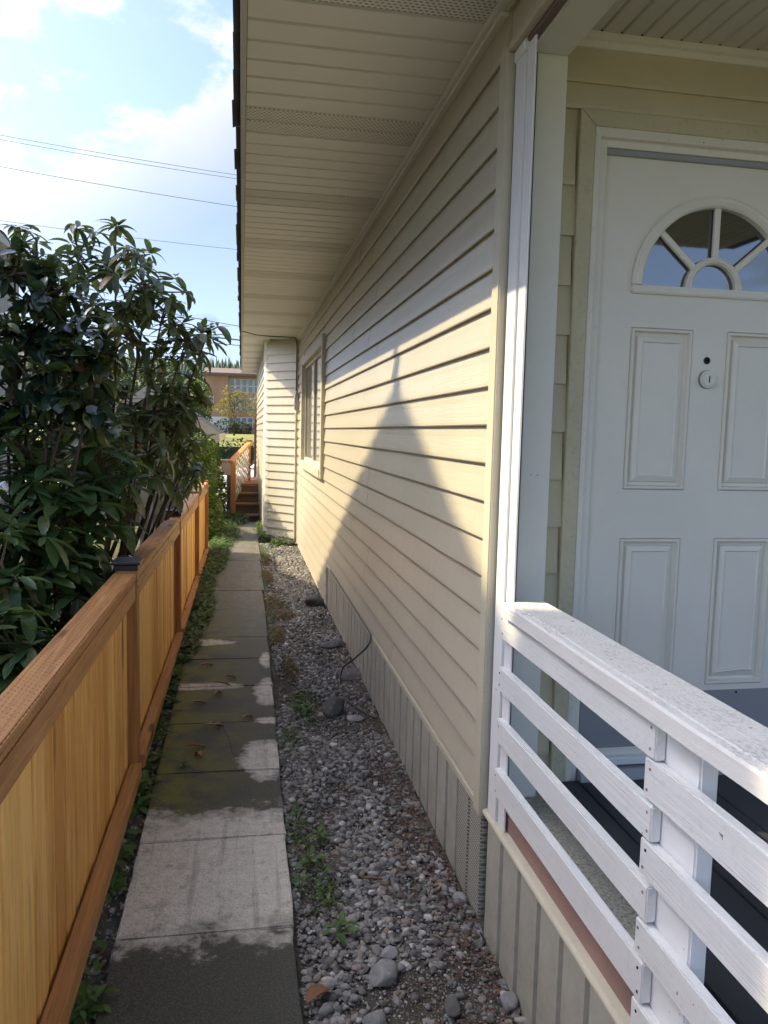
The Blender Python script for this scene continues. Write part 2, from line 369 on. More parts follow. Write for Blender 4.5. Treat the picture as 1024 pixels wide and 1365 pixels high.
def stone_mat(name, stops, rough=0.8):
    t = NT(name); c = t.coord(); r = t.island()
    col = t.ramp(r, stops)
    a = t.noise(c, 90, 5, 0.65); col = t.mix(t.rng(a, 0.45, 0.75, 0, 0.45), col, (0.06, 0.058, 0.055))
    b = t.noise(c, 40, 3, 0.5); col = t.mix(t.rng(b, 0.6, 0.75, 0, 0.35), col, (0.55, 0.54, 0.52))
    t.done(col, rough, t.bump(a, 0.5, 0.003), 0.35)
stone_mat('gravel', [(0.0, (0.085, 0.083, 0.078)), (0.25, (0.155, 0.152, 0.145)), (0.5, (0.225, 0.222, 0.213)), (0.7, (0.295, 0.288, 0.272)), (0.84, (0.22, 0.175, 0.13)), (0.94, (0.36, 0.35, 0.33)), (1.0, (0.60, 0.585, 0.555))])
stone_mat('rock', [(0.0, (0.20, 0.20, 0.20)), (0.5, (0.28, 0.28, 0.275)), (1.0, (0.36, 0.355, 0.345))])
stone_mat('dark_rock', [(0.0, (0.075, 0.075, 0.076)), (1.0, (0.13, 0.128, 0.122))])

def leaf_mat(name, stops, rough=0.4, trans=0.25, tcol=(0.20, 0.30, 0.04), spec=0.5):
    t = NT(name); c = t.coord(); r = t.island(); col = t.ramp(r, stops)
    a = t.noise(c, 60, 3, 0.6); col = t.mix(t.rng(a, 0.4, 0.75, 0, 0.25), col, shade(stops[0][1], 0.7))
    t.done(col, rough, None, spec)
    tr = t.n('ShaderNodeBsdfTranslucent'); t.l(t.mix(0.6, col, tcol), tr.inputs['Color'])
    mx = t.n('ShaderNodeMixShader'); mx.inputs[0].default_value = trans
    t.l(t.b.outputs[0], mx.inputs[1]); t.l(tr.outputs[0], mx.inputs[2]); t.l(mx.outputs[0], t.o.inputs['Surface'])
leaf_mat('rhodo_leaf', [(0.0, (0.075, 0.105, 0.052)), (0.4, (0.120, 0.155, 0.080)), (0.75, (0.155, 0.185, 0.102)), (0.93, (0.180, 0.200, 0.085)), (0.985, (0.19, 0.18, 0.055)), (1.0, (0.34, 0.14, 0.035))], 0.32, 0.32)
leaf_mat('rhodo_leaf_near', [(0.0, (0.038, 0.080, 0.028)), (0.5, (0.066, 0.120, 0.042)), (0.9, (0.105, 0.155, 0.052)), (1.0, (0.16, 0.18, 0.05))], 0.33, 0.25)
leaf_mat('camellia_leaf', [(0.0, (0.018, 0.036, 0.022)), (0.6, (0.032, 0.058, 0.035)), (0.93, (0.065, 0.095, 0.032)), (1.0, (0.15, 0.19, 0.03))], 0.2, 0.10, spec=0.75)
leaf_mat('weed_leaf', [(0.0, (0.045, 0.105, 0.022)), (0.6, (0.080, 0.165, 0.034)), (1.0, (0.13, 0.20, 0.045))], 0.5, 0.3)
leaf_mat('cover_leaf', [(0.0, (0.040, 0.085, 0.018)), (0.6, (0.075, 0.14, 0.030)), (1.0, (0.14, 0.17, 0.05))], 0.5, 0.3)
leaf_mat('moss_leaf', [(0.0, (0.080, 0.070, 0.022)), (0.5, (0.130, 0.100, 0.035)), (1.0, (0.17, 0.105, 0.050))], 0.8, 0.2, (0.2, 0.15, 0.05))
leaf_mat('ivy_leaf', [(0.0, (0.050, 0.095, 0.018)), (0.6, (0.11, 0.16, 0.030)), (1.0, (0.19, 0.22, 0.055))], 0.5, 0.35)
leaf_mat('hedge_leaf', [(0.0, (0.018, 0.032, 0.012)), (1.0, (0.045, 0.070, 0.022))], 0.6, 0.15)
leaf_mat('street_leaf', [(0.0, (0.10, 0.11, 0.03)), (0.6, (0.19, 0.17, 0.045)), (1.0, (0.28, 0.17, 0.055))], 0.6, 0.4, (0.3, 0.25, 0.06))
leaf_mat('wood_leaf', [(0.0, (0.045, 0.075, 0.045)), (1.0, (0.085, 0.12, 0.065))], 0.8, 0.1)
leaf_mat('dry_leaf', [(0.0, (0.24, 0.105, 0.045)), (0.5, (0.34, 0.19, 0.10)), (1.0, (0.42, 0.28, 0.18))], 0.65, 0.15, (0.4, 0.2, 0.06))
leaf_mat('litter', [(0.0, (0.050, 0.024, 0.015)), (0.5, (0.105, 0.050, 0.028)), (0.9, (0.20, 0.10, 0.055)), (1.0, (0.40, 0.30, 0.20))], 0.8, 0.05, (0.3, 0.15, 0.05))

# ------------------------------------------------------------------ mesh helpers
def tag(o, label=None, cat=None, group=None, kind=None):
    if label: o['label'] = label
    if cat: o['category'] = cat
    if group: o['group'] = group
    if kind: o['kind'] = kind
    return o
def empty(name, loc=(0, 0, 0)):
    o = bpy.data.objects.new(name, None); COL.objects.link(o); o.location = loc; o.empty_display_size = 0.1
    return o
def thing(name, label, cat, loc=(0, 0, 0), group=None):
    return tag(empty(name, loc), label, cat, group)
def link(name, me, parent=None):
    o = bpy.data.objects.new(name, me); COL.objects.link(o)
    if parent is not None:
        o.parent = parent
        L = parent.location.copy(); p = parent.parent
        # parents are never rotated: undo the translation chain
        o.matrix_parent_inverse = Matrix.Translation(-world_loc(parent))
    return o
def world_loc(o):
    v = Vector((0, 0, 0))
    while o is not None:
        v += o.location
        if o.parent is not None: v += o.matrix_parent_inverse.translation
        o = o.parent
    return v
class MB:
    def __init__(s): s.v = []; s.f = []
    def add(s, v, f):
        k = len(s.v); s.v += [tuple(p) for p in v]; s.f += [tuple(i + k for i in q) for q in f]; return s
    def box(s, x0, x1, y0, y1, z0, z1):
        v = [(x0, y0, z0), (x1, y0, z0), (x1, y1, z0), (x0, y1, z0), (x0, y0, z1), (x1, y0, z1), (x1, y1, z1), (x0, y1, z1)]
        return s.add(v, [(0, 3, 2, 1), (4, 5, 6, 7), (0, 1, 5, 4), (1, 2, 6, 5), (2, 3, 7, 6), (3, 0, 4, 7)])
    def prism(s, prof, axis, a, b):
        """closed profile of (u,w) swept along axis from a to b; axis y: (x,z); x: (y,z); z: (x,y)"""
        def P(u, w, t):
            return (u, t, w) if axis == 'y' else ((t, u, w) if axis == 'x' else (u, w, t))
        n = len(prof); v = [P(u, w, a) for u, w in prof] + [P(u, w, b) for u, w in prof]
        f = [tuple(range(n - 1, -1, -1)), tuple(range(n, 2 * n))] + [(i, (i + 1) % n, n + (i + 1) % n, n + i) for i in range(n)]
        return s.add(v, f)
    def tube(s, pts, r, n=6):
        pts = [Vector(p) for p in pts]; k = len(pts)
        rr = r if isinstance(r, (list, tuple)) else [r] * k
        V = []; F = []; up = Vector((0, 0, 1))
        for i, p in enumerate(pts):
            d = (pts[min(i + 1, k - 1)] - pts[max(i - 1, 0)])
            d = d.normalized() if d.length > 1e-9 else Vector((0, 0, 1))
            a = d.cross(up)
            if a.length < 1e-3: a = d.cross(Vector((1, 0, 0)))
            a.normalize(); b = d.cross(a)
            for j in range(n):
                t = 2 * math.pi * j / n; V.append(p + (a * math.cos(t) + b * math.sin(t)) * rr[i])
        for i in range(k - 1):
            for j in range(n):
                F.append((i * n + j, i * n + (j + 1) % n, (i + 1) * n + (j + 1) % n, (i + 1) * n + j))
        F.append(tuple(range(n - 1, -1, -1))); F.append(tuple(range((k - 1) * n, k * n)))
        return s.add(V, F)
    def cyl(s, c, r, axis, a, b, n=20):
        pr = [(c[0] + r * math.cos(2 * math.pi * i / n), c[1] + r * math.sin(2 * math.pi * i / n)) for i in range(n)]
        return s.prism(pr, axis, a, b)
    def mesh(s, name, mat, bevel=0.0, smooth=False, seg=1):
        me = bpy.data.meshes.new(name); me.from_pydata(s.v, [], s.f)
        bm = bmesh.new(); bm.from_mesh(me); bmesh.ops.recalc_face_normals(bm, faces=bm.faces[:])
        if bevel > 0:
            bmesh.ops.bevel(bm, geom=[e for e in bm.edges if e.calc_face_angle(0) > 0.3], offset=bevel, segments=seg, affect='EDGES', clamp_overlap=True)
        bm.to_mesh(me); bm.free()
        if smooth: me.shade_smooth()
        me.materials.append(MATS[mat]); return me
    def build(s, name, mat, parent=None, bevel=0.0, smooth=False, seg=1):
        return link(name, s.mesh(name, mat, bevel, smooth, seg), parent)
def np_mesh(name, V, F, mat, smooth=False):
    V = np.asarray(V, dtype=np.float32).reshape(-1, 3); F = np.asarray(F, dtype=np.int32); n, k = F.shape
    me = bpy.data.meshes.new(name); me.vertices.add(len(V)); me.vertices.foreach_set('co', V.ravel())
    me.loops.add(n * k); me.loops.foreach_set('vertex_index', F.ravel()); me.polygons.add(n)
    me.polygons.foreach_set('loop_start', np.arange(0, n * k, k, dtype=np.int32))
    me.update(calc_edges=True); me.validate()
    if smooth: me.shade_smooth()
    me.materials.append(MATS[mat]); return me
def structure(o): o['kind'] = 'structure'; return o

# ------------------------------------------------------------------ ground
def gz(y):
    pts = [(-80, -0.03), (13.5, -0.03), (22, -0.62), (36, -0.66), (56, 0.9), (125, 1.06), (260, 3.0), (700, 3.0)]
    for (a, za), (b, zb) in zip(pts, pts[1:]):
        if y <= b:
            t = max(0, (y - a) / (b - a)); t = t * t * (3 - 2 * t); return za + (zb - za) * t
    return 3.0
def ground():
    ys = list(np.arange(-80, 0, 8.0)) + list(np.arange(0, 14, 0.5)) + list(np.arange(14, 60, 1.0)) + list(np.arange(60, 130, 5.0)) + list(np.arange(130, 701, 30.0))
    xs = [-600, -200, -60, -25, -12, -7, -4, -2.6, -1.6, -1.0, -0.6, -0.4, 0.2, 0.5, 0.86, 1.2, 3, 6, 12, 25, 60, 200, 600]
    mb = MB(); v = [(x, y, gz(y) - 0.04 + (mnoise.noise(Vector((x * 1.3, y * 1.3, 0))) * 0.03 if -6 < x < -0.6 and y < 14 else 0)) for y in ys for x in xs]
    n = len(xs); f = [(j * n + i, j * n + i + 1, (j + 1) * n + i + 1, (j + 1) * n + i) for j in range(len(ys) - 1) for i in range(n - 1)]
    structure(mb.add(v, f).build('ground', 'ground', smooth=True))
ground()
def soil_strip(x0, x1, y0, y1, seed):
    nx, ny = 14, 150; v = []
    for j in range(ny + 1):
        for i in range(nx + 1):
            x = x0 + (x1 - x0) * i / nx; y = y0 + (y1 - y0) * j / ny
            v.append((x, y, -0.034 + 0.012 * mnoise.noise(Vector((x * 6, y * 6, seed))) + 0.005 * mnoise.noise(Vector((x * 25, y * 25, seed)))))
    f = [(j * (nx + 1) + i, j * (nx + 1) + i + 1, (j + 1) * (nx + 1) + i + 1, (j + 1) * (nx + 1) + i) for j in range(ny) for i in range(nx)]
    structure(MB().add(v, f).build('soil_bed', 'soil', smooth=True))
soil_strip(0.12, 0.83, 0.8, 12.6, 1.0)
soil_strip(-0.75, -0.34, 0.8, 12.6, 5.0)
MB()
# driveway beyond the steps
def driveway():
    ys = np.arange(17.0, 37.1, 1.0); v = []
    for y in ys:
        t = max(0.0, (y - 24) / 13); v += [(-0.9 - 16 * t * 0.9, y, gz(y) - 0.02), (0.6 + 20 * t, y, gz(y) - 0.02)]
    f = [(2 * i, 2 * i + 1, 2 * i + 3, 2 * i + 2) for i in range(len(ys) - 1)]
    structure(MB().add(v, f).build('driveway', 'asphalt_drive'))
driveway()

# ------------------------------------------------------------------ concrete path, slab by slab
def path():
    p = empty('path', (-0.1, 2, 0)); structure(p)
    joints = [0.66, 1.26, 1.865, 2.47, 3.077, 3.705, 4.354, 4.99, 5.603, 6.21, 8.05, 9.94, 12.0, 14.2]
    for i, (a, b) in enumerate(zip(joints, joints[1:])):
        xr = lambda y: 0.176 + 0.0095 * (y - 2) + random.uniform(-.003, .003)
        xl = lambda y: -0.388 + (0.012 * max(0, y - 6))
        g = 0.003; tl = random.uniform(-.003, .003); sk = 0.006
        a0, b0 = a + g, b - g
        nx, ny = 8, 8; v = []
        for z in (1, 0):
            for j in range(ny + 1):
                for k in range(nx + 1):
                    y = a0 + (b0 - a0) * j / ny; x = xl(a) + (xr(a) - xl(a)) * k / nx
                    y += sk * (0.5 - k / nx)
                    edge = 0
                    if k in (0, nx): x += 0.005 * mnoise.noise(Vector((k, y * 9, 3)))
                    v.append((x, y, (0.0 + tl * (k / nx - .5) + 0.001 * (i % 3 - 1)) if z else -0.11))
        n = nx + 1; N = n * (ny + 1); f = []
        for j in range(ny):
            for k in range(nx):
                f.append((j * n + k, j * n + k + 1, (j + 1) * n + k + 1, (j + 1) * n + k)); f.append((N + j * n + k, N + (j + 1) * n + k, N + (j + 1) * n + k + 1, N + j * n + k + 1))
        for k in range(nx):
            f.append((k, N + k, N + k + 1, k + 1)); q = ny * n + k; f.append((q, q + 1, N + q + 1, N + q))
        for j in range(ny):
            q = j * n; f.append((q, q + n, N + q + n, N + q)); q = j * n + nx; f.append((q, N + q, N + q + n, q + n))
        MB().add(v, f).build('slab', 'path_concrete', p, bevel=0.0045, seg=2)
    MB().box(-0.37, 0.165, 0.7, 14.15, -0.10, -0.0065).build('joint_fill', 'soil', p)
    # the thin crack that runs through one slab
    pts = [onz(x, y) + Vector((0, 0, 0.0008)) for x, y in [(296, 966), (300, 975), (306, 985), (308, 996), (311, 1007)]]
    MB().tube(pts, [.001, .0016, .0013, .0016, .0008], 4).build('crack', 'gap_black', p)
path()

# ------------------------------------------------------------------ the house
XW = 0.805
house = thing('house', 'long house clad in cream horizontal siding with deep boxed eaves beside the gravel', 'house', (XW, 6.0, 0))
EXPO = 0.1255
def siding_profile(h=EXPO):
    # offsets outward (towards -x) against height, bottom lip first
    return [(0.000, 0.004), (0.0150, 0.0), (0.0175, 0.004), (0.0170, 0.014), (0.0120, 0.05), (0.0070, 0.085), (0.003, h + 0.004), (0.0, h + 0.004)]
def siding_run(origin, along, out_n, length, z, h, seed, mat='siding', parent=house, name='siding_board', lip=1.0):
    """one siding board: profile swept with a slight waviness"""
    prof = siding_profile(h); n = len(prof); k = max(2, int(length / 0.3) + 1)
    V = []; F = []
    for i in range(k):
        t = length * i / (k - 1); w = 0.0012 * mnoise.noise(Vector((t * 1.1, z * 7, seed))); wz = 0.0011 * mnoise.noise(Vector((t * 0.9, z * 5, seed + 9)))
        for o, dz in prof:
            p = origin + along * t + out_n * (o * lip + (w if o > 0.001 else 0)); V.append((p.x, p.y, z + dz + wz))
    for i in range(k - 1):
        for j in range(n): F.append((i * n + j, i * n + (j + 1) % n, (i + 1) * n + (j + 1) % n, (i + 1) * n + j))
    F.append(tuple(range(n))); F.append(tuple(range((k - 1) * n, k * n)))
    o = MB().add(V, F).build(name, mat, parent)
    return o
ZL0 = 1.664 - 11 * EXPO          # bottom lip of the lowest full course over the near skirting: 0.2835
Y1 = Vector((0, 1, 0)); NX = Vector((-1, 0, 0))
def long_wall():
    k = -1
    for k in range(-2, 21):
        z = ZL0 + k * EXPO
        if z > 2.93: break
        y0, y1 = 2.44, 11.52
        if z < 0.37: y0 = 7.42
        top = min(z + EXPO, 2.965)
        h = top - z
        if z < 0.02: continue
        if h < 0.03: continue
        # window opening
        segs = [(y0, y1)]
        if z + h > 1.20 and z < 2.55: segs = [(y0, 7.82), (10.55, y1)]
        for (a, b) in segs:
            cuts = [a]
            c = a + random.uniform(1.6, 3.4)
            while c < b - 0.5:
                cuts.append(c); c += 3.66 if k % 2 else 3.2
            cuts.append(b)
            for q, (s0, s1) in enumerate(zip(cuts, cuts[1:])):
                e = 0.0012 if q % 2 else 0.0
                siding_run(Vector((XW + 0.003 - e, s0 - (0.02 if q else 0), 0)), Y1, NX, s1 - s0 + (0.02 if q else 0), z, h, q + k)
    # partial course that meets the skirting trim
    siding_run(Vector((XW + 0.003, 2.44, 0)), Y1, NX, 4.98, 0.4, ZL0 + EXPO - 0.4 + 0.0 if ZL0 + EXPO > 0.43 else 0.05, 3) if ZL0 + EXPO > 0.44 else None
    # solid wall body behind the boards
    MB().box(XW + 0.004, XW + 0.12, 2.42, 7.40, 0.36, 3.0).box(XW + 0.004, XW + 0.12, 7.40, 11.7, -0.06, 1.19).box(XW + 0.004, XW + 0.12, 7.40, 7.85, 1.19, 2.56) \
        .box(XW + 0.004, XW + 0.12, 10.5, 11.7, 1.19, 2.56).box(XW + 0.004, XW + 0.12, 7.40, 11.7, 2.56, 3.0).build('wall', 'siding_trim', house)
    # upper band carried on over the porch opening
    for k in range(18, 22):
        z = ZL0 + k * EXPO
        if z < 2.80 or z > 2.95: continue
        siding_run(Vector((XW + 0.003, 0.1, 0)), Y1, NX, 2.34, z, min(EXPO, 2.965 - z), 60 + k)
    MB().box(XW + 0.004, XW + 0.10, 0.1, 2.42, 2.79, 3.0).build('wall', 'siding_trim', house)
    MB().box(XW - 0.020, XW + 0.006, 0.1, 2.40, 2.782, 2.806).build('trim_strip', 'siding_trim', house, 0.002)
    # starter trims
    MB().box(XW - 0.024, XW + 0.004, 2.48, 11.52, 2.925, 2.940).build('frieze_trim', 'soffit', house, 0.002)
    MB().box(XW - 0.040, XW + 0.004, 0.1, 11.52, 2.942, 2.958).build('frieze_trim', 'soffit', house, 0.003)
    # corner post at the porch end
    pr = [(XW - 0.024, 2.400), (XW + 0.02, 2.400), (XW + 0.02, 2.482), (XW - 0.010, 2.482), (XW - 0.014, 2.474), (XW - 0.024, 2.470)]
    MB().prism(pr, 'z', 0.37, 2.80).build('corner_trim', 'siding_trim', house, 0.004, seg=2)
long_wall()
def skirting():
    # the vertical skirting panels of the near half, ribbed
    y = 2.46; i = 0; w = 0.155
    while y < 7.36:
        b = min(y + w, 7.38)
        m = 'vent_panel' if i in (0, 1) else 'skirting'
        if i > 1 and random.random() < 0.0: m = 'skirting'
        x = XW + 0.006 + random.uniform(-.0015, .0015)
        pr = [(x + 0.022, y), (x + 0.022, b), (x + 0.016, b), (x + 0.016, b - 0.016), (x, b - 0.024), (x, y + 0.004), (x + 0.012, y)]
        MB().prism(pr, 'z', -0.06, 0.376).build('skirt_panel', m, house)
        y = b; i += 1
    MB().box(XW - 0.016, XW + 0.010, 2.46, 7.41, 0.372, 0.402).build('skirt_trim', 'siding_trim', house, 0.004, seg=2)
    MB().box(XW - 0.008, XW + 0.02, 7.37, 7.43, -0.06, 0.374).build('skirt_end_trim', 'siding_trim', house, 0.003)
skirting()
def soffit():
    w = 0.1415; y = 0.06; i = 0; meshes = {}
    for long_ in (0, 1):
        for perf in (0, 1):
            x1 = XW - 0.012 if not long_ else 0.40
            pr = [(0.001, 0.004), (0.003, -0.006), (w - 0.017, -0.006), (w - 0.014, 0.009), (0.001, 0.009)]
            meshes[(long_, perf)] = MB().prism(pr, 'x', 0.012, x1).mesh('soffit_strip', 'perforated' if perf else 'soffit')
    while y < 18.9:
        # the phase puts ventilated strips where the photo has them
        ph = ((y + w / 2 - 3.44) / 1.136) % 1.0
        perf = ph < 0.30
        o = link('soffit_strip', meshes[(1 if y > 11.75 else 0, 1 if perf else 0)], house); o.location = (0, y, 2.964)
        y += w
    MB().box(0.0, XW + 0.1, 0.06, 12.0, 2.975, 3.0).box(0.0, 0.5, 12.0, 19.0, 2.975, 3.0).build('eave_board', 'weathered_shade_board', house)  # dark board colour stands in for shade inside the soffit grooves
soffit()
def roof():
    # fascia, roof plane and the row of shingle tabs along the eave
    MB().box(-0.012, 0.010, 0.05, 19.0, 2.945, 3.055).build('fascia', 'fascia', house, 0.003)
    MB().prism([(-0.012, 3.058), (5.0, 4.55), (5.0, 4.50), (0.02, 3.03)], 'y', 0.05, 19.05).build('roof', 'shingle', house)
    MB().prism([(0.81, 3.0), (5.0, 3.0), (5.0, 4.5), (0.9, 3.28)], 'y', 11.6, 19.0).build('gable_wall', 'siding', house)
    y = 0.05; meshes = [MB().prism([(-0.040 - d, 3.056 - t), (0.30, 3.165), (0.30, 3.159), (-0.040 - d, 3.047 - t)], 'y', 0.002, 0.298).mesh('shingle', 'shingle') for d, t in ((0, 0), (.006, .002), (.003, .004), (-.004, .001), (.009, .003))]
    while y < 19.0:
        o = link('shingle', random.choice(meshes), house); o.location = (random.uniform(-.004, .004), y, random.uniform(-.002, .003)); y += 0.30
roof()
# bay: the angled wall section at the far end and the flush wall behind it
BA = Vector((XW, 11.50, 0)); BB = Vector((0.352, 12.02, 0))
def bay():
    d = (BB - BA); L = d.length; d.normalize(); nrm = Vector((-d.y, d.x, 0))
    if nrm.dot(Vector((-1, -1, 0))) < 0: nrm = -nrm
    e = 0.122; z = 0.055; i = 0
    while z < 2.93:
        h = min(e, 2.962 - z)
        siding_run(BA - nrm * 0.0, d, nrm, L - 0.02, z, h, 80 + i); z += e; i += 1
    back = [BA - nrm * 0.004, BB - nrm * 0.004, BB - nrm * 0.1 + Vector((0.05, 0, 0)), BA - nrm * 0.1 + Vector((0.1, 0.1, 0))]
    MB().prism([(p.x, p.y) for p in back], 'z', -0.05, 2.97).build('bay_wall', 'siding_trim', house)
    # corner trims
    c = BB + nrm * 0.008
    MB().prism([(c.x + 0.045, c.y - 0.052), (c.x - 0.004, c.y - 0.006), (c.x - 0.022, c.y + 0.06), (c.x + 0.02, c.y + 0.06)], 'z', -0.05, 2.955).build('corner_trim', 'frame_paint', house, 0.004)
    MB().box(XW - 0.045, XW - 0.016, 11.44, 11.475, 0.02, 2.95).build('corner_trim', 'siding_trim', house, 0.003)
    # wall beyond, running on to the steps
    z = 0.05; i = 0
    while z < 2.93:
        siding_run(Vector((0.36, 12.06, 0)), Y1, NX, 6.9, z, min(e, 2.962 - z), 130 + i); z += e; i += 1
    MB().box(0.364, 0.46, 12.06, 18.98, -0.6, 2.97).build('wall', 'siding_trim', house)
bay()
def window():
    w = empty('window', (XW, 9.1, 1.2)); w.parent = house; w.matrix_parent_inverse = Matrix.Translation(-house.location)
    xo, xi = XW - 0.046, XW + 0.03
    y0, y1, z0, z1 = 7.70, 10.42, 1.165, 2.575; t = 0.105
    fr = 'siding_trim'
    MB().box(xo, xi, y0, y0 + t, z0, z1).build('frame', fr, w, 0.005, seg=2)
    MB().box(xo, xi, y1 - t, y1, z0, z1).build('frame', fr, w, 0.005, seg=2)
    MB().box(xo + 0.002, xi, y0 + t, y1 - t, z1 - t, z1).build('frame', fr, w, 0.005, seg=2)
    MB().box(xo - 0.008, xi, y0 + t, y1 - t, z0, z0 + t * 0.9).build('sill', fr, w, 0.006, seg=2)
    a, b, c, d = y0 + t, y1 - t, z0 + t * 0.9, z1 - t
    xs = XW + 0.0
    for (p, q, r_, s_) in ((a, a + .04, c, d), (b - .04, b, c, d), (a + .04, b - .04, d - .04, d), (a + .04, b - .04, c, c + .04), ((a + b) / 2 - .02, (a + b) / 2 + .02, c + .04, d - .04)):
        MB().box(xs, xs + 0.05, p, q, r_, s_).build('sash', 'siding_trim', w, 0.003)
    for p, q in ((a + .04, (a + b) / 2 - .02), ((a + b) / 2 + .02, b - .04)):
        MB().box(xs + 0.02, xs + 0.026, p, q, c + .04, d - .04).build('pane', 'curtain_glass', w)
window()

# --- door wall
YD = 2.47
def door_wall():
    z = 0.556 - 0.156; i = 0
    rngs = []
    prof = lambda h: [(0.002, 0.001), (0.016, 0.0), (0.017, 0.012), (0.004, h + 0.004), (0.0, h + 0.004)]
    def run(x0, x1, z, h):
        V = []; F = []
        P = prof(h)
        for x in (x0, x1):
            for o, dz in P: V.append((x, YD - 0.012 - o, z + dz))
        n = len(P)
        for j in range(n): F.append((j, (j + 1) % n, n + (j + 1) % n, n + j))
        F += [tuple(range(n)), tuple(range(n, 2 * n))]
        MB().add(V, F).build('siding_board', 'door_siding', house)
    while z < 2.88:
        h = min(0.156, 2.90 - z)
        if z + h <= 2.67: run(0.90, 1.047 - (0.012 if i % 2 else 0.002), z, h); run(2.055, 3.2, z, h)
        else: run(0.90, 3.2, z if z > 2.655 else 2.66, h if z > 2.655 else z + h - 2.66)
        z += 0.156; i += 1
    # left-over strip over the door head
    MB().box(0.85, 1.05, YD - 0.012, YD + 0.12, 0.36, 2.98).box(2.02, 3.2, YD - 0.012, YD + 0.12, 0.36, 2.98).box(1.05, 2.02, YD - 0.012, YD + 0.12, 2.60, 2.98).build('wall', 'door_siding', house)
    # tan outer trim with mitred head
    x0, x1, zt = 1.040, 2.06, 2.660; t = 0.052
    f0, f1 = YD - 0.040, YD - 0.010
    MB().prism([(x0, 0.45), (x0 + t, 0.45), (x0 + t, zt - t), (x0, zt)], 'y', f0, f1).build('door_trim', 'tan_trim', house, 0.003)
    MB().prism([(x0 + .002, zt), (x0 + t + .001, zt - t + 0.001), (x1 - t, zt - t + 0.001), (x1, zt)], 'y', f0 + 0.002, f1).build('door_trim', 'tan_trim', house, 0.003)
    MB().prism([(x1, 0.45), (x1 - t, 0.45), (x1 - t, zt - t), (x1, zt - 0.002)], 'y', f0, f1).build('door_trim', 'tan_trim', house, 0.003)
    # ceiling trim under the porch ceiling
    MB().prism([(YD - 0.012, 2.845), (YD - 0.03, 2.845), (YD - 0.034, 2.862), (YD - 0.050, 2.868), (YD - 0.050, 2.886), (YD - 0.012, 2.886)], 'x', 0.94, 3.2).build('ceiling_trim', 'frame_paint', house, 0.002)
door_wall()
